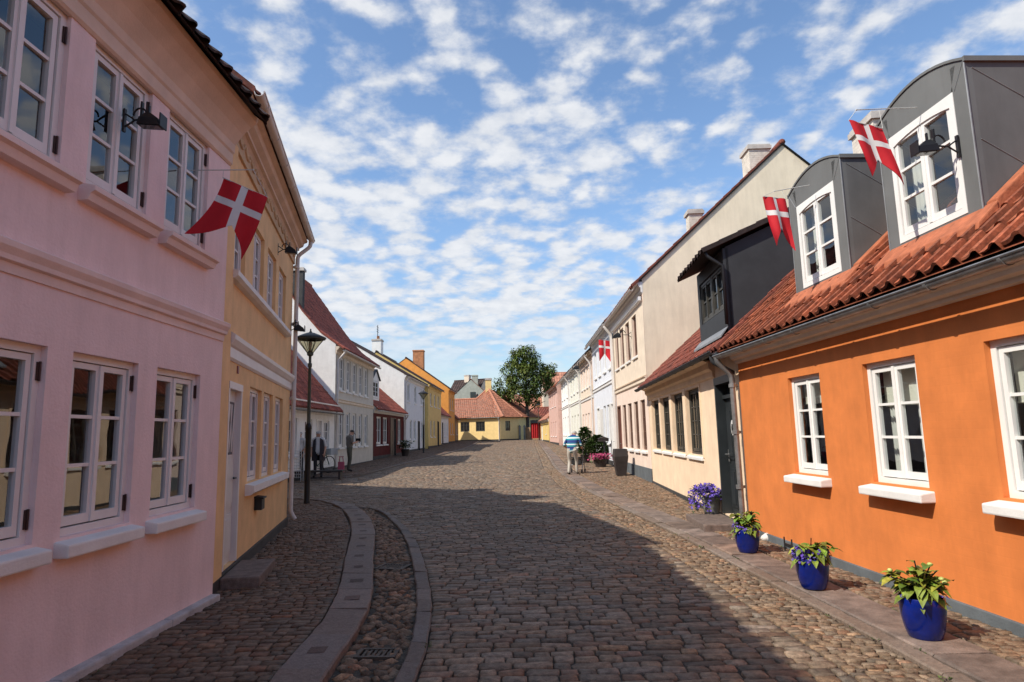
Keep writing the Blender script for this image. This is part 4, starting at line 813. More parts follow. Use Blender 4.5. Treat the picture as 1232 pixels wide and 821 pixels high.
def end_house():
    H = root('house', 'butter yellow corner house with a hipped red roof and chimney closing the street', 'house', (-3, 86, .8), ROW); g = .78
    C = (-1.75, 82.2); Lf = (-10.5, 85.2); Rr = (.75, 84.9); Bk = (-1.5, 92); 
    for a, b, wins in ((Lf, C, [(3.75, 5.0), (5.9, 7.15)]), (C, Rr, [(.95, 1.85)])):
        fr = Fr(a, b); mb = MB(fr); zl = (2.0, 3.25); wall_front(mb, 0, fr.L, g-.5, 3.85, [(p, q, *zl) for p, q in wins]); mb.build('wall', 'butter', H, recalc=False)
        for p, q in wins: window(H, fr, p, q, *zl, fm='dark_frame', rows=3, pane='pane_dark', rec=.05, leaves=3 if q-p > 1 else 2)
        pb = MB(fr); pb.box(0, fr.L, -.05, .03, g-.4, g+.16); pb.build('plinth', 'plinth_dark', H); gutter(H, fr, -.1, fr.L+.1, .32, 3.72, 'galv', .06)
    fr = Fr(Lf, C); downpipe(H, fr, [(fr.L-.15, .33, 3.7), (fr.L-.15, .33, 3.6), (fr.L-.15, .08, 3.3), (fr.L-.15, .07, g)], 'white_pipe', .05)
    bk = MB(); bk.poly([(*Rr, g-.4), (4, 92, g-.4), (4, 92, 3.85), (*Rr, 3.85)]); bk.build('wall', 'butter', H, recalc=False)
    A = Vector((-3.35, 87.0, 7.75)); Rm = Vector((-5.0, 87.2, 6.35)); Rl = Vector((-11.0, 88.6, 6.35)); Ce = Vector((-1.35, 81.7, 3.72)); Le = Vector((-10.7, 84.8, 3.72)); Re = Vector((1.15, 84.7, 3.72)); Be = Vector((4.5, 92.5, 3.72))
    def slope(name, e0, e1, r0, r1, mt):                        # pantiles between an eave line and a ridge line
        mb = MB(); mb.usecol = True; n = max(2, int((e1-e0).length/.3)); rows = max(2, int(((r0+r1)/2-(e0+e1)/2).length/.38)); nrm = (e1-e0).cross(r0-e0).normalized(); nrm *= -1 if nrm.z < 0 else 1; rnd = random.Random(5)
        for r in range(rows):
            bot, top = [], []
            for k in range(2*n+1):
                u = k/(2*n); h = .06 if k % 2 else 0; f = lambda t: (e0.lerp(e1, u)).lerp(r0.lerp(r1, u), t)
                q = f(r/rows)+nrm*(h+.04); w = f((r+1.05)/rows)+nrm*h; bot.append(mb.p(*q)); top.append(mb.p(*w))
            for k in range(2*n):
                if k % 2 == 0: c = 1+rnd.uniform(-.2, .2); mb.col = (c, c, c)
                mb.face((bot[k], bot[k+1], top[k+1], top[k]))
        return mb.build(name, mt, H, recalc=False)
    # chimneys, ridges; the street slope runs from the left eave round to the corner
    slope('roof', Le, Vector((-4.4, 82.72, 3.72)), Rl, Rm, 'tile_end'); slope('roof', Vector((-4.4, 82.72, 3.72)), Ce, Rm, A, 'tile_end'); slope('roof', Ce, Re, A, A+Vector((.05, 0, 0)), 'tile_end'); slope('roof', Re, Be, A, A+Vector((.4, 3, 0)), 'tile_end')
    rd = MB(); rd.usecol = True; rd.col = (1.5, 1.7, 1.8)
    for p, q in ((A, Ce), (A, Re), (A, Rm), (Rm, Rl)): rd.tube([p+Vector((0, 0, .06)), q+Vector((0, 0, .06))], .14, 6)
    rd.build('ridge_tiles', 'tile_end', H)
    c = MB(); c.box(-3.75, -2.95, 86.7, 87.5, 7.0, 9.05); cc = c.build('chimney', 'butter', H); k = MB(); k.box(-3.82, -2.88, 86.63, 87.57, 8.9, 9.15); k.build('chimney_cap', 'mortar', cc)
end_house()
def behind():
    def block(label, a, b, depth, zeave, pitch, wm, rm, extra=None):
        fr = Fr(a, b); H = root('house', label, 'house', (*fr.xy(fr.L/2), .8), 'houses behind the corner house'); t = math.tan(R(pitch)); mb = MB(fr); prof = roof_profile(zeave, 0, depth, pitch)
        mb.prism([(0, 0), (0, zeave), (-depth/2, zeave+t*depth/2), (-depth, zeave), (-depth, 0)], 0, fr.L); mb.build('wall', wm, H)
        roof(H, fr, 0, fr.L, zeave+.02, depth, pitch, rm, ov=.25, w=.4, row=.5)
        return H, fr
    # gable of the grey-green house faces the street
    H, fr = block('grey-green gabled house rising behind the butter yellow corner house', (-3.2, 97), (-3.2, 108), 6.4, 7.0, 42, 'greygreen', 'tile_pale')
    chimney(H, fr, .6, -2.6, .9, .9, 8.6, 10.6, 'greygreen', 'greygreen')
    w = MB(Fr((-9.6, 97), (-3.2, 97))); w.box(3.1, 3.9, -.02, .05, 7.1, 8.0); w.build('window', 'pane_dark', H)
    H, fr = block('dark-roofed house with a stubby chimney farthest behind the bright orange house', (-10.2, 99), (-5.4, 97), 5, 7.6, 44, 'pale_wall', 'tile_dark')
    chimney(H, fr, 2.3, -2.5, .8, .8, 9.2, 10.9, 'pale_wall', 'mortar'); 
    H, fr = block('low pale house with a washed-out orange roof behind the tree', (-1.5, 101), (9, 101), 6, 4.6, 40, 'terracotta_wall', 'tile_pale')
    H, fr = block('long low pale house under the tree crown, partly hidden by its trunk', (-3, 116), (12, 116), 7, 6.6, 30, 'pale_wall', 'tile_pale')
    H, fr = block('low brown-roofed shed standing in the tree shade behind the red awning', (2.0, 93.5), (6.2, 91.0), 4.5, 3.6, 36, 'plinth_dark', 'tile_red')
    d = MB(fr); d.box(.6, 2.6, .0, .04, .7, 3.1); d.build('door', 'door_dark', H)
    H, fr = block('tall grey-white house just showing between tree crown and salmon pink house', (4.6, 98), (14, 98), 8, 8.2, 35, 'pale_wall', 'tile_pale')
behind()
# ================================================================== LAMPS, FLAGS, STREET THINGS
def street_lamp(x, y, label, h=4.25, sc_=1.0, green='lamp_green'):
    z = gz(y)+.03; H = root('street_lamp', label, 'street lamp', (x, y, z), 'tall street lamps'); hh = h*.88
    m = MB(); m.lathe((x, y, z), [(.075, -.1), (.075, .05), (.068, .07), (.066, .46*hh), (.075, .465*hh), (.075, .48*hh), (.045, .50*hh)], 16); m.build('base_post', 'lamp_black', H, smooth=R(40)); m = MB(); m.lathe((x, y, z), [(.043, .49*hh), (.036, .86*hh), (.05, .865*hh), (.05, .885*hh), (.032, .89*hh), (.034, .94*hh)], 16); m.build('post', 'lamp_green', H, smooth=R(40))
    zc = z+.94*hh; r1 = .345
    m = MB(); m.lathe((x, y, zc), [(.03, -.03), (.075, 0), (.08, .06), (.055, .09)], 14)
    for k in range(8): a = k*math.pi/4; m.tube([(x+.065*math.cos(a), y+.065*math.sin(a), zc+.05), (x+r1*.97*math.cos(a), y+r1*.97*math.sin(a), zc+.40)], .009, 5)
    m.lathe((x, y, zc+.40), [(r1-.012, -.015), (r1+.012, -.015), (r1+.012, .02), (r1-.012, .02)], 20, False); C = m.build('lantern_frame', 'lamp_green', H)
    m = MB(); m.lathe((x, y, zc), [(.062, .06), (r1-.012, .40)], 20, False); m.build('lantern_glass', 'lamp_glass', C, smooth=True, recalc=False)
    m = MB(); m.lathe((x, y, zc+.10), [(.03, 0), (.035, .12), (.05, .17), (.045, .22), (.02, .25)], 12); m.build('bulb', 'porcelain', C, smooth=True)
    m = MB(); m.lathe((x, y, zc+.41), [(r1+.03, 0), (r1+.02, .02), (.20, .095), (.10, .135), (.04, .15), (.03, .17), (.018, .18), (.016, .235), (.001, .245)], 20); m.build('lantern_cap', 'lamp_black', H, smooth=R(40))
street_lamp(-4.92, 15.45, 'tall black street lamp with glass cone lantern on the kerb past the ochre house')
street_lamp(-6.45, 46.0, 'second street lamp up the left pavement, before the pale yellow house', 4.6)
street_lamp(3.0, 78, 'far street lamp beside the red awning by the tree', 4.6)
def wall_lamp(p, n, label, reach=.36, sc_=1.0, mt='lamp_black'):
    """floodlight-shaped street lantern on a forked iron wall bracket; n points out of the wall"""
    n = Vector((n[0], n[1])).normalized(); fr = Fr((p[0], p[1]), t=(-n.y, n.x)); fr.n = n; z = p[2]
    H = root('wall_lamp', label, 'wall lamp', p, 'black lanterns on wall brackets'); m = MB(fr); s = sc_
    m.tube([(0, .0, z+.07*s), (0, .06*s, z+.03*s), (0, .10*s, z)], .009*s, 6); m.tube([(0, .0, z-.07*s), (0, .06*s, z-.03*s), (0, .10*s, z)], .009*s, 6); m.box(-.014, .014, -.012, .005, z-.12*s, z+.12*s); m.tube([(0, .10*s, z), (0, reach*s*.62, z+.005)], .010*s, 6)
    m.tube([(0, reach*.55*s+.065*s*math.cos(a), z+.05*s+.075*s*math.sin(a)) for a in np.linspace(0, math.pi, 9)], .010*s, 6)
    B = m.build('bracket', 'iron', H)
    c = reach*.98*s; w = .115*s; wx = .062*s; m = MB(fr)
    lo = [(-wx, c-w*1.05, z-.065*s), (wx, c-w*1.05, z-.065*s), (wx, c+w*.95, z-.085*s), (-wx, c+w*.95, z-.085*s)]; hi = [(-wx*.86, c-w*.92, z+.01*s), (wx*.86, c-w*.92, z+.01*s), (wx*.86, c+w*.75, z-.01*s), (-wx*.86, c+w*.75, z-.01*s)]; tp = [(-wx*.4, c-w*.5, z+.07*s), (wx*.4, c-w*.5, z+.07*s), (wx*.4, c-w*.05, z+.065*s), (-wx*.4, c-w*.05, z+.065*s)]
    I = [[m.p(*q) for q in r] for r in (lo, hi, tp)]
    for a, b in zip(I, I[1:]):
        for j in range(4): m.face((a[j], a[(j+1) % 4], b[(j+1) % 4], b[j]))
    m.face(I[2]); m.face(I[0][::-1]); m.box(-wx*1.05, wx*1.05, c+w*.93, c+w*1.05, z-.095*s, z+.045*s); m.box(-.02*s, .02*s, c-w*.98, c-w*.80, z-.02*s, z+.19*s); m.box(-.015*s, .015*s, c-w*.34, c-w*.2, z+.07*s, z+.15*s)
    h = m.build('lamp_housing', mt, H, bevel=.006*s)
    g = MB(fr); g.poly([(-wx*.8, c-w*.9, z-.072*s), (wx*.8, c-w*.9, z-.072*s), (wx*.8, c+w*.8, z-.090*s), (-wx*.8, c+w*.8, z-.090*s)]); g.build('lamp_glass', 'pane_dark', h, recalc=False)
wall_lamp((-2.965, 4.66, 4.03), (1, 0), 'black floodlight lantern on the pink wall between two upper windows', .275, .78)
oc = Fr((-3.06, 6.62), (-4.15, 11.9)); q = oc.pt(3.55, 0, 4.62); wall_lamp(q, oc.n, 'black lantern on the ochre house, before its upper windows near the downpipe', .26, .8)
q = oc.pt(5.30, .0, 3.62); wall_lamp(q, oc.n, 'black lantern at the far corner of the ochre house above the street lamp', .2, .8)
of = Fr((3.41, 9.65), (3.60, 4.84)); q = of.pt(4.11, .215, 3.86)
q = of.pt(4.55, -.20, 3.86); wall_lamp(q, of.n, 'black lantern across the window of the nearer arched dormer', .36, .8)
wall_lamp((3.965, 21.0, 4.72), (-1, .02), 'black lantern on the cream upper wall of the blush house', .42, 1.2)
wall_lamp((4.06, 33.6, 4.95), (-1, .02), 'black lantern on the salmon-and-cream house beyond the far flag', .5, 1.5)
def flag(base, tip, a, b, length, label, sway=(0, 0), wind=.03, twist=0.0, spread=(0, 0), seed=1):
    """pole from base to tip; swallow-tailed white-cross flag hanging from a short yard a-b"""
    H = root('flag', label, 'flag', base, 'red flags with a white cross'); base, tip, a, b = Vector(base), Vector(tip), Vector(a), Vector(b)
    m = MB(); m.tube([base, tip], .005, 8); m.ball(tip, .009, .009, .009, 8, 6); m.build('pole', 'pole', H)
    c = MB(); d = (b-a).normalized(); pa = base+(tip-base)*max(0, min(1, (a-base).dot(tip-base)/(tip-base).length_squared)); pb = base+(tip-base)*max(0, min(1, (b-base).dot(tip-base)/(tip-base).length_squared))
    c.tube([pa, a], .0025, 4); c.tube([pb, b], .0025, 4); c.tube([a, b], .005, 6); c.build('cord', 'pole', H)
    W = (b-a).length; nu, nv = 28, 44; m = MB(); nrm = d.cross(Vector((0, 0, -1))).normalized(); rnd = random.Random(seed); ph = rnd.uniform(0, 6)
    def pos(u, v):                           # u across the hoist 0..1, v down the fly 0..1
        sp = Vector((0, 0, 0)); side = (u-.5)*2
        p = a.lerp(b, u)+Vector((sway[0]*v, sway[1]*v, -length*v)); p += d*(side*(spread[0] if side < 0 else spread[1])*v*v)
        p += nrm*(wind*math.sin(u*5.2+v*3.0+ph)*(.25+v)+wind*.5*math.sin(u*11-v*2+ph)+twist*side*v*v); return p
    # vertical white bar at the middle of the hoist, cross bar at 1/3 of the fly; swallow tail
    grid = {}
    ue = sorted(set([k/nu for k in range(nu+1)]+[.43, .57])); ve = [k/nv for k in range(nv+1)]+[.265, .365]; ve = sorted(set(ve))
    def cutv(u): return .62+.38*abs(u-.5)*2*1.0 if True else 1
    for layer, off in ((0, .003), (1, -.003)):
        for i in range(len(ue)-1):
            for j in range(len(ve)-1):
                u0, u1, v0, v1 = ue[i], ue[i+1], ve[j], ve[j+1]; q = []
                for (u, v) in ((u0, v0), (u1, v0), (u1, v1), (u0, v1)):
                    lim = .60+.40*min(1, abs(u-.5)/.5*1.02); q.append((u, min(v, lim)))
                if abs(q[3][1]-q[0][1]) < 1e-6 and abs(q[2][1]-q[1][1]) < 1e-6: continue
                um, vm = (u0+u1)/2, (v0+v1)/2; m.cur = 1 if (.43 < um < .57 or .265 < vm < .365) else 0
                ids = []
                for (u, v) in q:
                    key = (layer, round(u, 5), round(v, 5))
                    if key not in grid: P_ = pos(u, v)+nrm*off; grid[key] = m.p(*P_)
                    ids.append(grid[key])
                ids = list(dict.fromkeys(ids))
                if len(ids) >= 3: m.face(ids)
    m.build('cloth', ['flag_red', 'flag_white'], H, smooth=True, recalc=False)
flag((-2.97, 5.68, 4.06), (-2.38, 5.68, 4.05), (-2.66, 5.68, 3.98), (-2.23, 5.66, 3.77), .62, 'swallow-tailed flag on a thin pole from the pink upper wall, hanging tilted', sway=(-.16, -.02), wind=.025, spread=(.16, -.05), seed=3)
flag((3.74, 5.48, 4.41), (3.17, 5.45, 4.385), (3.09, 5.45, 4.285), (3.39, 5.45, 4.20), .54, 'flag hanging from the nearer arched dormer, right beside its black lantern', sway=(.15, .0), wind=.022, spread=(.0, .0), twist=.04, seed=5)
flag((3.62, 7.36, 4.43), (3.17, 7.3, 4.34), (3.03, 7.3, 4.28), (3.29, 7.3, 4.24), .63, 'flag hanging from the farther arched dormer against the sandy gable', sway=(.08, .0), wind=.022, twist=.04, seed=8)
flag((4.04, 25.75, 5.33), (3.45, 25.75, 5.38), (3.52, 25.75, 5.27), (3.99, 25.75, 5.20), .88, 'small far flag on the bluish white house up the right row', sway=(-.0, .05), wind=.03, seed=11)
def leaf(m, base, dirv, L, W, fold=.3, droop=.25, up=Vector((0, 0, 1))):
    d = dirv.normalized(); s = d.cross(up); s = s.normalized() if s.length > 1e-3 else Vector((1, 0, 0)); n = s.cross(d).normalized()
    mid = base+d*L*.5-n*0+n*L*.06; tip = base+d*L-Vector((0, 0, 1))*L*droop; q1 = base+d*L*.28; q2 = base+d*L*.66-Vector((0, 0, 1))*L*droop*.35
    i0 = m.p(*base); a1 = m.p(*(q1+s*W*.42+n*W*fold)); c1 = m.p(*q1); b1 = m.p(*(q1-s*W*.42+n*W*fold)); a2 = m.p(*(q2+s*W*.40+n*W*fold*.7)); c2 = m.p(*q2); b2 = m.p(*(q2-s*W*.40+n*W*fold*.7)); t = m.p(*tip)
    for f in ((i0, c1, a1), (i0, b1, c1), (c1, c2, a2, a1), (b1, b2, c2, c1), (c2, t, a2), (b2, t, c2)): m.face(f)
def rdir(zlo=-.3, zhi=1): 
    a = random.uniform(0, 2*math.pi); z = random.uniform(zlo, zhi); r = math.sqrt(max(0, 1-z*z)); return Vector((r*math.cos(a), r*math.sin(a), z))
def tiny_flowers(m, pts, r):
    m.usecol = True
    for p in pts:
        n = rdir(.0, 1).normalized(); n = (n+Vector((-.3, -.5, .4))).normalized(); s = n.orthogonal().normalized(); t = n.cross(s); c = random.uniform(.6, 1.5); m.col = (c, c*random.uniform(.8, 1.2), c)
        ctr = m.p(*p); ring = []
        for k in range(10): a = k*math.pi/5; rr = r*(1 if k % 2 == 0 else .55); ring.append(m.p(*(p+(s*math.cos(a)+t*math.sin(a))*rr+n*r*.25)))
        for k in range(10): m.face((ctr, ring[k], ring[(k+1) % 10]))
def glazed_pot(x, y, label, seed, hgt=.28, rad=.148, purple=120, leaves=46, spread=.27, tall=.33, z0=.036):
    random.seed(seed); z = gz(y)+z0; H = root('potted_plant', label, 'potted plant', (x, y, z), 'blue glazed pots along the orange house')
    m = MB(); R_ = rad; m.lathe((x, y, z), [(R_*.70, 0), (R_*.755, .010), (R_*.88, hgt*.25), (R_*.98, hgt*.55), (R_*1.01, hgt*.80), (R_*1.0, hgt*.97), (R_*.975, hgt), (R_*.90, hgt), (R_*.88, hgt*.9), (R_*.88, hgt*.82)], 36); m.build('pot', 'glaze', H, smooth=R(50))
    m = MB(); m.lathe((x, y, z+hgt*.83), [(.001, .01), (R_*.5, .015), (R_*.885, 0)], 20, False); m.build('soil', 'soil', H)
    m = MB(); m.usecol = True; c0 = Vector((x, y, z+hgt*.95)); st = MB(); tips = []
    for k in range(leaves//4):
        a = random.uniform(0, 2*math.pi); rr = math.sqrt(random.random()); tip = c0+Vector((math.cos(a)*spread*rr*.78, math.sin(a)*spread*rr*.78, tall*random.uniform(.45, .88)*(1-.3*rr))); tips.append(tip); st.tube([c0+Vector((math.cos(a)*.05, math.sin(a)*.05, -.06)), c0.lerp(tip, .55)+Vector((0, 0, .03)), tip], .005, 5)
        for j in range(6):
            g = random.uniform(.45, 1.5); ye = random.choice((.75, .85, .95, 1.1, 1.3, 1.45)); m.col = (g*ye, g, g*.7)
            b = a+random.uniform(-2.4, 2.4)+j; d = Vector((math.cos(b), math.sin(b), random.uniform(-.1, .55))); base = c0.lerp(tip, random.uniform(.45, 1.0)); leaf(m, base, d, random.uniform(.075, .14), random.uniform(.055, .09), .16, random.uniform(.1, .6))
    for k in range(44):
        a = random.uniform(0, 2*math.pi); g = random.uniform(.5, 1.1); m.col = (g, g, g*.8); leaf(m, c0+Vector((math.cos(a)*R_*random.uniform(.2, .75), math.sin(a)*R_*random.uniform(.2, .75), random.uniform(-.02, .10))), Vector((math.cos(a), math.sin(a), random.uniform(-.1, .5))), random.uniform(.08, .14), random.uniform(.06, .085), .18, .6)
    m.build('leaves', 'leaf', H, recalc=False); st.build('stems', 'leaf_dark', H)
    if purple:
        f = MB(); pts = []
        for k in range(purple):
            a = random.uniform(0, 2*math.pi); rr = random.uniform(.70, 1.14)*R_; pts.append(Vector((x+math.cos(a)*rr, y+math.sin(a)*rr, z+hgt+random.uniform(-.03, .085)-(max(0, rr-R_))*.8)))
        tiny_flowers(f, pts, .016); f.build('flowers', 'purple', H, recalc=False)
        lf = MB(); lf.usecol = True
        for p in pts[::2]: g = random.uniform(.6, 1.3); lf.col = (g, g, g); leaf(lf, p-Vector((0, 0, .02)), rdir(-.4, .6), .03, .016)
        lf.build('trailing_leaves', 'leaf_dark', H, recalc=False)
    if seed == 21:
        for p in tips[:6]: b = MB(); b.ball(p+Vector((0, 0, .008)), .020, .020, .014, 8, 5); b.build('flower_head', 'flower_pale', H, smooth=True)
glazed_pot(2.93, 4.88, 'blue glazed pot nearest the camera with tall broad yellow-green leaves', 21, purple=24, leaves=60, tall=.33, spread=.25)
glazed_pot(2.82, 6.38, 'blue glazed pot with purple flowers round its rim under lime leaves', 33, purple=330, leaves=40, tall=.24, spread=.24)
glazed_pot(2.87, 8.25, 'blue glazed pot farthest from the camera, before the grey drainpipe', 47, purple=110, leaves=52, tall=.32, spread=.23)
def planters():
    x, y = 3.36, 11.3; z = gz(y)+.036; random.seed(5)
    H = root('potted_plant', 'grey pot overflowing with violet flowers by the dark grey door', 'potted plant', (x, y, z)); m = MB(); m.lathe((x, y, z), [(.11, 0), (.115, .01), (.155, .33), (.165, .33), (.165, .36), (.145, .36), (.14, .3)], 24); m.build('pot', 'potgrey', H, smooth=R(40))
    f = MB(); l = MB(); l.usecol = True; pts = []
    for k in range(520):
        a = random.uniform(0, 2*math.pi); rr = math.sqrt(random.random())*.29; p = Vector((x-.09+math.cos(a)*rr, y+math.sin(a)*rr*.9, z+.36+.20*(1-(rr/.36)**2)+random.uniform(-.12, .04)-(.22 if rr > .22 and math.cos(a) < 0 else 0)*random.random())); pts.append(p)
    tiny_flowers(f, pts, .026); f.build('flowers', 'purple', H, recalc=False)
    for p in pts[::2]: g = random.uniform(.6, 1.3); l.col = (g, g, g); leaf(l, p-Vector((0, 0, .03)), rdir(-.5, .8), .07, .03)
    l.build('leaves', 'leaf_dark', H, recalc=False)
    x, y = 3.52, 21.7; z = gz(y)+.036; H = root('planter', 'tall dark tapered planter standing empty before the blush house', 'planter', (x, y, z)); m = MB()
    for k in range(4):
        a = math.pi/4+k*math.pi/2
    r0, r1, h = .15, .235, .88; lo = [m.p(x+sx*r0, y+sy*r0, z) for sx, sy in ((-1, -1), (1, -1), (1, 1), (-1, 1))]; hi = [m.p(x+sx*r1, y+sy*r1, z+h*.72) for sx, sy in ((-1, -1), (1, -1), (1, 1), (-1, 1))]; tp = [m.p(x+sx*r1*.86, y+sy*r1*.86, z+h) for sx, sy in ((-1, -1), (1, -1), (1, 1), (-1, 1))]; ti = [m.p(x+sx*r1*.7, y+sy*r1*.7, z+h) for sx, sy in ((-1, -1), (1, -1), (1, 1), (-1, 1))]; tj = [m.p(x+sx*r1*.7, y+sy*r1*.7, z+h-.12) for sx, sy in ((-1, -1), (1, -1), (1, 1), (-1, 1))]
    for a, b in zip((lo, hi, tp, ti), (hi, tp, ti, tj)):
        for j in range(4): m.face((a[j], a[(j+1) % 4], b[(j+1) % 4], b[j]))
    m.face(lo[::-1]); m.face(tj); m.build('body', 'planter', H, bevel=.012); sl = MB(); sl.box(x-.18, x+.18, y-.18, y+.18, z+h-.13, z+h-.10); sl.build('soil', 'soil', H)
    random.seed(9); x, y = 3.48, 26.4; z = gz(y)+.036; H = root('potted_plant', 'low dark pot of magenta flowers beside the green shrubs', 'potted plant', (x, y, z)); m = MB(); m.lathe((x, y, z), [(.2, 0), (.28, .28), (.3, .3), (.26, .3)], 18); m.build('pot', 'planter', H, smooth=R(40))
    f = MB(); l = MB(); l.usecol = True
    pts = [Vector((x+random.gauss(0, .2), y+random.gauss(0, .17), z+.36+random.uniform(-.08, .16))) for k in range(330)]; tiny_flowers(f, pts, .045); f.build('flowers', 'magenta', H, recalc=False)
    for p in pts[::3]: g = random.uniform(.6, 1.3); l.col = (g, g, g); leaf(l, p-Vector((0, 0, .05)), rdir(-.3, .9), .14, .07)
    l.build('leaves', 'leaf_dark', H, recalc=False)
    for (x, y, h, w, lab, sd) in ((3.22, 29.6, 1.6, .34, 'taller narrow green shrub in a pot by the bluish white house', 3), (3.62, 28.3, 1.25, .42, 'rounded dark green potted shrub behind the magenta flowers', 4)):
        random.seed(sd); z = gz(y)+.036; H = root('potted_shrub', lab, 'shrub', (x, y, z)); m = MB(); m.lathe((x, y, z), [(.17, 0), (.24, .34), (.26, .36), (.22, .36)], 18); m.build('pot', 'planter', H, smooth=R(40)); t = MB(); t.tube([(x, y, z+.3), (x, y, z+h*.9)], [.035, .008], 6); t.build('trunk', 'bark', H); l = MB(); l.usecol = True
        for k in range(1500):
            v = random.random(); a = random.uniform(0, 6.283); rr = w*math.sin(math.pi*min(1, .18+.80*v))**.7*(1+.22*math.sin(a*3+v*9)+.12*math.sin(a*5-v*14))*math.sqrt(random.random()); g = random.uniform(.5, 1.7); l.col = (g, g, g*.8); d = Vector((math.cos(a), math.sin(a), random.uniform(.1, 1.0))); leaf(l, Vector((x+rr*math.cos(a), y+rr*math.sin(a), z+.36+v*(h-.4))), d, random.uniform(.11, .2), .07)
        l.build('foliage', 'leaf_dark', H, recalc=False)
    x, y = 3.72, 26.9; z = gz(y)+.036; H = root('mailbox', 'dark letter box on a post among the shrubs', 'mailbox', (x, y, z)); m = MB(); m.box(x-.03, x+.03, y-.03, y+.03, z, z+1.0); m.build('post', 'iron', H); m = MB(); m.box(x-.22, x+.18, y-.13, y+.13, z+1.0, z+1.12); m.oprism([(x-.26, z+1.12), (x+.22, z+1.12), (x-.02, z+1.20)], y-.16, y+.16); m.build('box', 'planter', H)
    x, y = -6.95, 41.2; z = gz(y)+.055; random.seed(2); H = root('potted_plant', 'dark pot with pale flowers before the red shop front', 'potted plant', (x, y, z)); m = MB(); m.lathe((x, y, z), [(.2, 0), (.27, .4), (.29, .42), (.25, .42)], 18); m.build('pot', 'planter', H, smooth=R(40)); l = MB(); l.usecol = True; f = MB()
    pts = [Vector((x+random.gauss(0, .2), y+random.gauss(0, .2), z+.5+random.uniform(-.05, .45))) for k in range(240)]
    for p in pts: g = random.uniform(.6, 1.4); l.col = (g, g, g); leaf(l, p, rdir(-.3, .9), .16, .08)
    l.build('leaves', 'leaf_dark', H, recalc=False); tiny_flowers(f, pts[:50], .06); f.build('flowers', 'flag_white', H, recalc=False)
    x, y = 3.42, 9.05; z = gz(y)+.036; m = MB(); m.ball((x, y, z+.03), .09, .07, .065, 10, 6)
    st = m.build('stone', 'white_stone', None, smooth=True, loc=(x, y, z)); 
    for v in st.data.vertices: v.co *= 1+.12*math.sin(v.co.x*31+v.co.y*17)+.06*math.sin(v.co.z*40)
    tag(st, 'rough white stone by the doorstep under the grey drainpipe', 'stone')
planters()
def ironwork():
    def grate(x, y, rot, w, l, label, z):
        fr = Fr((x, y), t=(math.cos(rot), math.sin(rot))); m = MB(fr); m.box(-w/2, -w/2+.03, -l/2, l/2, z-.04, z); m.box(w/2-.03, w/2, -l/2, l/2, z-.04, z); m.box(-w/2+.03, w/2-.03, -l/2, -l/2+.03, z-.04, z); m.box(-w/2+.03, w/2-.03, l/2-.03, l/2, z-.04, z); k = -w/2+.05
        while k < w/2-.04: m.box(k, k+.018, -l/2+.03, l/2-.03, z-.04, z-.003); k += .036
        tag(m.build('drain_grate', 'cast_iron', None, loc=(x, y, z)), label, 'drain grate', 'iron drain grates in the pebble channel')
    grate(-1.50, 8.02, -.25, .36, .30, 'slotted iron drain grate in the pebble channel, farther one by the ochre door', .008); grate(-1.03, 4.92, -.05, .30, .20, 'slotted iron drain grate in the pebble channel, close to the camera', .006)
    fr = Fr((3.41, 9.65), (3.60, 4.84)); p = fr.pt(1.45, .12, .036); H = root('boot_scraper', 'small black iron boot scraper at the foot of the orange wall', 'boot scraper', p); m = MB(fr)
    m.tube([(1.36, .12, .0), (1.36, .12, .2)], .01, 6); m.tube([(1.56, .12, .0), (1.56, .12, .2)], .01, 6); m.build('post', 'iron', H); m = MB(fr); m.box(1.37, 1.55, .115, .125, .09, .13); m.build('blade', 'iron', H)
    b = Fr((-3.06, 6.62), (-4.15, 11.9)); p = b.pt(2.33, .06, .63); H = root('mailbox', 'small dark mailbox on the ochre wall below the white sill', 'mailbox', p); m = MB(b); m.box(2.22, 2.44, .0, .10, .62, .77); m.build('box', 'iron', H, bevel=.008); m = MB(b); m.prism([(0, .775), (.12, .765), (.12, .785), (0, .80)], 2.205, 2.455); m.build('lid', 'iron', H)
ironwork()
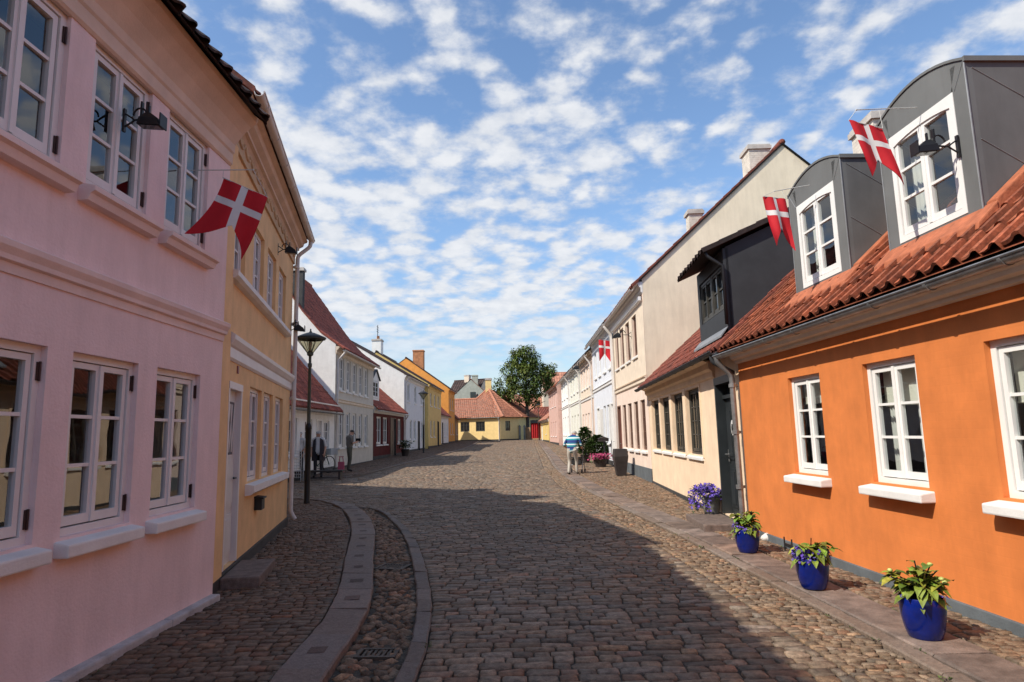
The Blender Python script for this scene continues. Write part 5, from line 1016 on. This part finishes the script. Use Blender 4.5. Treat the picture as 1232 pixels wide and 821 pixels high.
# ================================================================== TREE
def tree():
    random.seed(4); x, y = 1.75, 87.0; z = gz(y); H = root('tree', 'big round broadleaf tree at the end of the street beside the butter yellow house', 'tree', (x, y, z)); m = MB()
    m.tube([(x, y, z-.2), (x+.05, y, z+1.5), (x+.1, y, z+3.2), (x+.05, y, z+5.2), (x, y, z+8.5)], [.36, .28, .25, .2, .06], 12)
    for k in range(11):
        a = k*2.4; h = 3.6+k*.45; L = 2.6-.12*k; e = Vector((x+math.cos(a)*L, y+math.sin(a)*L, z+h+1.5)); m.tube([(x+.06, y, z+h), (x+math.cos(a)*L*.5, y+math.sin(a)*L*.5, z+h+.9), tuple(e)], [.11, .07, .025], 7)
    m.build('trunk', 'bark', H, smooth=True)
    lobes = [((-.2, 0, 10.8), (1.9, 1.9, 1.7)), ((.9, .3, 9.9), (1.9, 2, 1.5)), ((-1.5, -.2, 9.6), (1.6, 1.8, 1.4)), ((2.6, .2, 9.0), (1.45, 1.7, 1.3)), ((0, -.8, 8.2), (2.4, 2.2, 1.6)), ((-2.6, 0, 7.3), (1.6, 1.6, 1.3)), ((1.9, -.4, 7.2), (1.7, 1.7, 1.3)), ((-.9, -.6, 6.4), (1.9, 1.8, 1.2)), ((.2, .5, 11.9), (1.1, 1.2, .9)), ((-1.1, 0, 11.1), (1.1, 1.2, .9)), ((-3.3, .1, 6.5), (.9, 1, .7)), ((3.4, .2, 9.6), (.8, .9, .7)), ((.8, -.5, 5.6), (1.2, 1.2, .8))]
    l = MB(); l.usecol = True
    def clump(c, r, n):
        b = random.uniform(.6, 1.5); yel = random.uniform(.85, 1.25)
        for _ in range(n):
            d = rdir(-1, 1); p = c+d*r*random.random()**.4; g = b*random.uniform(.75, 1.3); l.col = (g*yel, g, g*.85); dd = (d+rdir(-1, 1)*.8).normalized(); leaf(l, p, dd, random.uniform(.20, .34), random.uniform(.14, .22), .15, .3)
    for (c, r) in lobes:
        c = Vector((x+c[0], y+c[1], z+c[2]-.2)); r = tuple(q*1.14 for q in r); n = int(r[0]*r[1]*r[2]*7)+10
        for k in range(n):
            d = rdir(-1, 1); s = random.uniform(.5, 1.05); clump(Vector((c.x+d.x*r[0]*s, c.y+d.y*r[1]*s, c.z+d.z*r[2]*s)), random.uniform(.28, .55), 26)
    l.build('crown', 'tree_leaf', H, recalc=False)
tree()
def by_tree():
    x, y = 2.95, 79.5; z = gz(y); H = root('awning', 'red fabric awning wall by the tree at the end of the street', 'awning', (x, y, z)); m = MB(); n = 24
    pts = [(x-.85+1.7*k/n, y+.06*math.sin(k*1.7)) for k in range(n+1)]
    for (a, b) in zip(pts, pts[1:]): m.poly([(*a, z+.25), (*b, z+.25), (*b, z+2.1), (*a, z+2.1)]); m.poly([(a[0], a[1]+.01, z+.25), (b[0], b[1]+.01, z+.25), (b[0], b[1]+.01, z+2.1), (a[0], a[1]+.01, z+2.1)])
    m.build('cloth', 'red_cloth', H, smooth=True, recalc=False); m = MB()
    m.poly([(x-.9, y-.1, z+2.1), (x+.9, y-.1, z+2.1), (x+.9, y+1.2, z+2.5), (x-.9, y+1.2, z+2.5)]); m.poly([(x-.9, y-.1, z+2.05), (x+.9, y-.1, z+2.05), (x+.9, y+1.2, z+2.45), (x-.9, y+1.2, z+2.45)]); m.build('canopy', 'leaf_dark', H, recalc=False)
    for q in (-.88, .88):
        for d in (0, 1.1): m = MB(); m.tube([(x+q, y+d, z), (x+q, y+d, z+2.1+.3*d)], .03, 8); m.build('post', 'iron', H)
    for k, xx in enumerate((.75, 1.35)):
        p = MB(); p.box(xx-.12, xx+.12, 84.6, 84.85, gz(84)-.1, gz(84)+1.7); p.oprism([(xx-.17, gz(84)+1.7), (xx+.17, gz(84)+1.7), (xx, gz(84)+1.95)], 84.55, 84.9)
        tag(p.build('gate_post', 'potgrey', None, loc=(xx, 84.7, gz(84))), ('pale gate post against the butter yellow house wall', 'pale gate post close to the tree trunk')[k], 'gate post', 'pale gate posts by the tree')
    fr = Fr((1.5, 85), (4.2, 83.5)); H = root('fence', 'dark slatted fence behind the red awning', 'fence', (2.8, 84.3, gz(84))); m = MB(fr); k = 0
    while k < fr.L: m.box(k, k+.12, -.02, .02, gz(84), gz(84)+1.6); k += .15
    m.build('slat', 'brown_wall', H); m = MB(fr); m.box(0, fr.L, -.06, -.02, gz(84)+.3, gz(84)+.4); m.box(0, fr.L, -.06, -.02, gz(84)+1.2, gz(84)+1.3); m.build('rail', 'brown_wall', H)
by_tree()
# ================================================================== PEOPLE AND THEIR THINGS
def person(label, loc, yaw, J, bones, rad, mats, extras=None, hands=()):
    """one continuous skin grown over a posed skeleton; every face takes the material of its nearest bone"""
    names = list(J); me = bpy.data.meshes.new('skeleton'); me.from_pydata([J[n] for n in names], [(names.index(a), names.index(b)) for a, b, _ in bones], []); o = bpy.data.objects.new('skeleton', me); COL.objects.link(o)
    sk = o.modifiers.new('skin', 'SKIN'); sk.use_smooth_shade = True; ss = o.modifiers.new('sub', 'SUBSURF'); ss.levels = 2; ss.render_levels = 2
    for i, n in enumerate(names): me.skin_vertices[0].data[i].radius = rad[n] if isinstance(rad[n], tuple) else (rad[n], rad[n]); me.skin_vertices[0].data[i].use_root = (n == 'pelvis')
    dg = bpy.context.evaluated_depsgraph_get(); ev = o.evaluated_get(dg); em = ev.to_mesh(); V = [v.co.copy() for v in em.vertices]; Fc = [tuple(p.vertices) for p in em.polygons]; ev.to_mesh_clear(); bpy.data.objects.remove(o); bpy.data.meshes.remove(me)
    H = root('person', label, 'person', loc); H.rotation_euler = (0, 0, yaw); WLOC[H.name] = Vector((0, 0, 0)); m = MB(); ml = []
    for v in V: m.p(*v)
    def near(c):
        best = (9, 0)
        for a, b, k in bones:
            A, B = Vector(J[a]), Vector(J[b]); t = max(0, min(1, (c-A).dot(B-A)/max(1e-9, (B-A).length_squared))); d = (c-A.lerp(B, t)).length-.5*lerp(rad[a] if isinstance(rad[a], float) else rad[a][0], rad[b] if isinstance(rad[b], float) else rad[b][0], t)
            if d < best[0]: best = (d, k)
        return best[1]
    for f in Fc: m.cur = near(sum((V[i] for i in f), Vector())/len(f)); m.face(f)
    m.cur = 0                                   # fingers, nose, ears
    for w, h in hands:
        w, h = Vector(J[w]), Vector(J[h]); d = (h-w).normalized(); s = d.cross(Vector((0, 0, 1))); s = s.normalized() if s.length > .1 else Vector((1, 0, 0)); n = s.cross(d)
        for k, L in ((-1.5, .058), (-.5, .068), (.5, .064), (1.5, .05)): b = h+s*k*.019; m.tube([b-d*.03, b+d*L*.55-n*.008, b+d*L*.85-n*.03], [.010, .009, .007], 6)
        m.tube([w.lerp(h, .45)+s*.028, w.lerp(h, .8)+s*.055, h+s*.058+d*.01], [.012, .011, .008], 6)
    hd, fw = Vector(J['head']), (Vector(J['face'])-Vector(J['head'])).normalized(); sd = fw.cross(Vector((0, 0, 1))).normalized(); upv = sd.cross(fw)
    r = .085; m.tube([hd+fw*r*.98+upv*.02, hd+fw*(r+.025)-upv*.02, hd+fw*r*.98-upv*.03], [.008, .014, .008], 6)
    for q in (-1, 1): e = hd+sd*q*.082; m.ball(e, .012, .02, .03, 6, 5)
    body = m.build('body', mats, H, smooth=True, recalc=False)
    e = MB()
    for q in (-1, 1): e.ball(hd+fw*r*.93+sd*q*.032+upv*.022, .010, .010, .008, 6, 4)
    e.tube([hd+fw*r*.93-upv*.05-sd*.022, hd+fw*r*.99-upv*.052, hd+fw*r*.93-upv*.05+sd*.022], .005, 5); e.build('face_features', 'hair_dark', H)
    if extras: extras(H, J, hd, fw, sd, upv)
    return H
def hair(H, hd, fw, upv, mt, r=.098, back=.01, cap=False):
    m = MB(); n = 14
    rings = []; sd = fw.cross(upv)
    for i in range(7):
        th = i/6*1.75; ring = []
        for j in range(n):
            a = 2*math.pi*j/n; v = upv*math.cos(th)+(fw*math.cos(a)+sd*math.sin(a))*math.sin(th)
            if math.cos(a) > .2 and th > 1.15: v = upv*math.cos(1.15)+(fw*math.cos(a)+sd*math.sin(a))*math.sin(1.15)
            ring.append(m.p(*(hd+upv*.012-fw*back+v*r)))
        rings.append(ring)
    for a, b in zip(rings, rings[1:]):
        for j in range(n): m.face((a[j], a[(j+1) % n], b[(j+1) % n], b[j]))
    if cap:
        m.poly([tuple(hd+fw*.07+sd*.07+upv*.045), tuple(hd+fw*.17+sd*.05+upv*.03), tuple(hd+fw*.17-sd*.05+upv*.03), tuple(hd+fw*.07-sd*.07+upv*.045)])
    m.build('cap' if cap else 'hair', mt, H, smooth=True)
STAND = [('pelvis', 'spine', 1), ('spine', 'chest', 1), ('chest', 'neck', 1), ('neck', 'head', 0), ('head', 'crown', 0), ('head', 'face', 0)]
for s in 'LR': STAND += [('pelvis', 'hip'+s, 2), ('hip'+s, 'knee'+s, 2), ('knee'+s, 'ankle'+s, 2), ('ankle'+s, 'toe'+s, 3), ('chest', 'shoulder'+s, 1), ('shoulder'+s, 'elbow'+s, 1), ('elbow'+s, 'wrist'+s, 0), ('wrist'+s, 'hand'+s, 0)]
RAD = dict(pelvis=(.165, .125), spine=(.155, .12), chest=(.165, .125), neck=.058, head=.092, crown=.062, face=.045)
for s in 'LR': RAD.update({'hip'+s: .098, 'knee'+s: .066, 'ankle'+s: .048, 'toe'+s: .042, 'shoulder'+s: .068, 'elbow'+s: .046, 'wrist'+s: .031, 'hand'+s: .036})
def people():
    # man with a rollator, seen from behind, leaning forward and walking away (local +y is forward)
    J = dict(pelvis=(0, -.02, .90), spine=(0, .06, 1.07), chest=(0, .20, 1.24), neck=(0, .33, 1.36), head=(0, .42, 1.43), crown=(0, .44, 1.51), face=(0, .475, 1.41),
             hipL=(-.10, -.02, .86), kneeL=(-.115, .08, .48), ankleL=(-.115, -.10, .10), toeL=(-.125, .06, .045), hipR=(.10, -.02, .86), kneeR=(.115, .16, .49), ankleR=(.11, .17, .09), toeR=(.12, .33, .045),
             shoulderL=(-.20, .22, 1.27), elbowL=(-.33, .16, 1.02), wristL=(-.25, .37, .93), handL=(-.24, .45, .92), shoulderR=(.20, .22, 1.27), elbowR=(.30, .18, 1.02), wristR=(.25, .37, .93), handR=(.24, .45, .92))
    rad = dict(RAD, pelvis=(.18, .15), spine=(.19, .15), chest=(.19, .14)); px, py = 2.02, 22.9; z = gz(py)+.0
    person('man in a striped blue polo shirt and pale trousers, bent over his walker', (px, py, z), R(-20), J, STAND, rad, ['skin', 'stripes', 'trousers_pale', 'shoe'], lambda H, J, hd, fw, sd, up: hair(H, hd, fw, up, 'hair_grey'), [('wristL', 'handL'), ('wristR', 'handR')])
    wx, wy = px+.50*math.sin(R(20)), py+.50*math.cos(R(20)); W = root('walker', 'black and silver wheeled walker pushed by the man in the striped shirt', 'walker', (wx, wy, z)); WLOC[W.name] = Vector((0, 0, 0)); W.rotation_euler = (0, 0, R(-20)); m = MB()
    for q in (-.25, .25):
        m.tube([(q, -.06, .92), (q, .02, .90), (q, .10, .55), (q, .30, .12)], .014, 8); m.tube([(q, .10, .56), (q, -.05, .35), (q, -.14, .12)], .014, 8)
    m.tube([(-.25, .10, .56), (.25, .10, .56)], .012, 8); m.tube([(-.25, .2, .32), (.25, .2, .32)], .012, 8); m.build('frame', 'alu', W)
    for q in (-.25, .25):
        g = MB(); g.tube([(q, -.12, .925), (q, .0, .915)], .019, 8); g.build('handle', 'rubber', W)
        for yy in (.30, -.14):
            w = MB(); w.tube([(q-.016, yy, .09), (q+.016, yy, .09)], .09, 18); wh = w.build('wheel', 'rubber', W); h = MB(); h.tube([(q-.02, yy, .09), (q+.02, yy, .09)], .055, 12); h.build('hub', 'alu', wh)
    s = MB(); s.box(-.22, .22, -.02, .18, .56, .60); s.build('seat', 'seat_black', W, bevel=.012); b = MB(); b.box(-.18, .18, .02, .22, .34, .54); b.build('basket', 'seat_black', W, bevel=.02)
    # man on the far left pavement reading something in his hands
    def stand(**k):
        J = dict(pelvis=(0, 0, .95), spine=(0, .01, 1.13), chest=(0, .02, 1.34), neck=(0, .04, 1.50), head=(0, .06, 1.60), crown=(0, .06, 1.69), face=(0, .115, 1.575), hipL=(-.10, 0, .90), kneeL=(-.11, .03, .50), ankleL=(-.12, -.03, .09), toeL=(-.14, .12, .04), hipR=(.10, 0, .90), kneeR=(.11, .02, .50), ankleR=(.12, -.05, .09), toeR=(.15, .10, .04),
                 shoulderL=(-.20, .02, 1.42), elbowL=(-.25, -.02, 1.13), wristL=(-.24, .10, .90), handL=(-.24, .14, .83), shoulderR=(.20, .02, 1.42), elbowR=(.25, -.02, 1.13), wristR=(.24, .10, .90), handR=(.24, .14, .83)); J.update(k); return J
    read = dict(head=(0, .10, 1.59), crown=(0, .10, 1.68), face=(0, .15, 1.55), elbowL=(-.26, .04, 1.15), wristL=(-.10, .28, 1.20), handL=(-.05, .34, 1.23), elbowR=(.26, .04, 1.15), wristR=(.10, .28, 1.20), handR=(.05, .34, 1.23))
    x, y = -6.80, 26.7; z = gz(y)+.052
    def things(H, J, hd, fw, sd, up):
        hair(H, hd, fw, up, 'hair_dark', cap=True)
        v = MB(); v.lathe((0, .012, 1.06), [(.185, 0), (.18, .2), (.19, .33), (.165, .40)], 18, False); o = v.build('vest', 'vest', H, smooth=True, recalc=False)
        for w in o.data.vertices: w.co.y = .012+(w.co.y-.012)*.80
    person('man in a dark cap and vest looking down at a booklet on the left pavement', (x, y, z), R(-62), stand(**read), STAND, RAD, ['skin', 'vest', 'olive', 'shoe'], things, [('wristL', 'handL'), ('wristR', 'handR')])
    bx, by = x+math.sin(R(62))*.36, y+math.cos(R(62))*.36; B = MB(); B.oprism([(bx-.10, z+1.21), (bx+.10, z+1.21), (bx+.10, z+1.35), (bx-.10, z+1.35)], by-.006, by+.006); tag(B.build('booklet', 'magenta', None, loc=(bx, by, z+1.2)), 'small red booklet in the hands of the man in the cap', 'booklet')
    b = MB(); b.box(x-.42, x-.18, y-.18, y-.02, z, z+.42); b.tube([(x-.38, y-.1, z+.42), (x-.36, y-.1, z+.62), (x-.24, y-.1, z+.62), (x-.22, y-.1, z+.42)], .01, 6); tag(b.build('bag', 'pinkbag', None, loc=(x-.3, y-.1, z), bevel=.02), 'pink carrier bag standing at the feet of the man in the cap', 'bag')
    x, y = -7.80, 23.9; z = gz(y)+.03
    person('person in a white shirt and dark trousers, half hidden left of the street lamp', (x-.10, y, z), R(160), stand(), STAND, RAD, ['skin', 'shirt_white', 'trousers_dark', 'shoe'], lambda H, J, hd, fw, sd, up: hair(H, hd, fw, up, 'hair_grey'), [('wristL', 'handL'), ('wristR', 'handR')])
    def coat(H, J, hd, fw, sd, up):
        hair(H, hd, fw, up, 'hair_grey'); v = MB(); n = 18
        rings = [[v.p(r*math.cos(a), .0+r*.72*math.sin(a), zz) for a in np.linspace(R(-250), R(70), n)] for r, zz in ((.25, .62), (.235, .9), (.215, 1.2), (.21, 1.4), (.13, 1.49))]
        for a, b in zip(rings, rings[1:]):
            for j in range(n-1): v.face((a[j], a[j+1], b[j+1], b[j]))
        v.build('jacket', 'jacket', H, smooth=True, recalc=False)
    person('person in an open dark jacket over a white shirt, right of the street lamp', (x+.50, y+.25, z), R(185), stand(), STAND, RAD, ['skin', 'shirt_white', 'trousers_dark', 'shoe'], coat, [('wristL', 'handL'), ('wristR', 'handR')])
people()
def shop_things():
    x, y = -7.72, 22.7; z = gz(y)+.02; H = root('display_rack', 'white wire postcard rack at the cottage wall beside the ochre house corner', 'rack', (x, y, z)); m = MB()
    for q in (-.3, .3):
        for r in (-.12, .12): m.tube([(x+q, y+r, z), (x+q, y+r, z+1.05)], .012, 6)
    m.build('frame', 'wire_white', H); m = MB(); k = 0
    for lev in range(5):
        zz = z+.15+lev*.2; m.tube([(x-.3, y-.13, zz), (x+.3, y-.13, zz)], .008, 5); m.tube([(x-.3, y-.13, zz+.1), (x+.3, y-.13, zz+.1)], .008, 5)
    for c in range(9): m.tube([(x-.3+c*.075, y-.13, z+.12), (x-.3+c*.075, y-.13, z+1.05)], .006, 5)
    m.build('wire', 'wire_white', H)
    x, y = -7.55, 25.6; z = gz(y)+.055; a = R(60); fr = Fr((x-.55, y), t=(math.cos(a), math.sin(a))); H = root('bicycle', 'dark green bicycle with a pale front crate parked by the cottage door', 'bicycle', (x, y, z))
    for s in (0, 1.05):
        m = MB(fr); m.tube([(s+.33*math.cos(t), 0, z+.34+.33*math.sin(t)) for t in np.linspace(0, 2*math.pi, 25)], .018, 6); w = m.build('wheel', 'rubber', H); m = MB(fr)
        for k in range(12): t = k*math.pi/6; m.tube([(s, 0, z+.34), (s+.32*math.cos(t), 0, z+.34+.32*math.sin(t))], .003, 4)
        m.build('spokes', 'alu', w)
    m = MB(fr)
    for P in ([(0, 0, z+.34), (.42, 0, z+.30), (.32, 0, z+.88)], [(.42, 0, z+.30), (.88, 0, z+.72), (.34, 0, z+.80)], [(0, 0, z+.34), (.34, 0, z+.78)], [(1.05, 0, z+.34), (.88, 0, z+.74), (.84, 0, z+1.02)]): m.tube(P, .018, 6)
    m.build('frame', 'bike_green', H); m = MB(fr); m.tube([(.70, .27, z+1.04), (.80, .2, z+1.05), (.84, 0, z+1.02), (.80, -.2, z+1.05), (.70, -.27, z+1.04)], .013, 6); m.build('handlebar', 'alu', H); m = MB(fr); m.box(.18, .44, -.07, .07, z+.90, z+.95); m.build('saddle', 'seat_black', H, bevel=.02)
    m = MB(fr); m.box(.95, 1.33, -.2, .2, z+.72, z+.98); m.build('crate', 'crate', H, bevel=.01); m = MB(fr); m.tube([(.42, -.08, z+.30), (.42, .08, z+.30)], .012, 6); m.box(.36, .48, .08, .11, z+.2, z+.22); m.box(.36, .48, -.11, -.08, z+.38, z+.40); m.build('pedals', 'iron', H)
    x, y = -7.25, 23.35; z = gz(y)+.02; H = root('bench', 'low dark bench along the cottage wall behind the street lamp', 'bench', (x, y, z)); m = MB(); m.box(x-1.0, x+1.1, y-.2, y+.2, z+.26, z+.32); m.build('seat', 'planter', H, bevel=.008)
    for q in (-.9, 1.0): m = MB(); m.box(x+q-.04, x+q+.04, y-.18, y+.18, z, z+.26); m.build('leg', 'planter', H)
shop_things()
def weeds():
    random.seed(12); m = MB(); m.usecol = True; fr = Fr((3.41, 9.65), (3.60, 4.84))
    spots = [(fr.xy(random.uniform(.2, 6), .03), .7) for _ in range(26)]+[(Vector((kr(y)+random.choice((-.02, .14, .57)), y)), .55) for y in [random.uniform(3.5, 16) for _ in range(34)]]+[(Vector((-2.86, random.uniform(3.5, 6.4))), .5) for _ in range(8)]+[(Vector((-.66+random.uniform(-.02, .02), random.uniform(3.5, 5.5))), .4) for _ in range(6)]
    for p, sc_ in spots:
        for k in range(random.randint(4, 10)):
            g = random.uniform(.6, 1.4); m.col = (g, g, g*.8); leaf(m, Vector((p.x+random.gauss(0, .02), p.y+random.gauss(0, .03), gz(p.y)+.015)), rdir(.2, 1), random.uniform(.03, .08)*sc_, random.uniform(.008, .02), .2, .4)
    tag(m.build('weeds', 'grass', None, recalc=False), 'small green weeds in the joints along kerbs and wall feet', 'weeds', kind='stuff')
weeds()
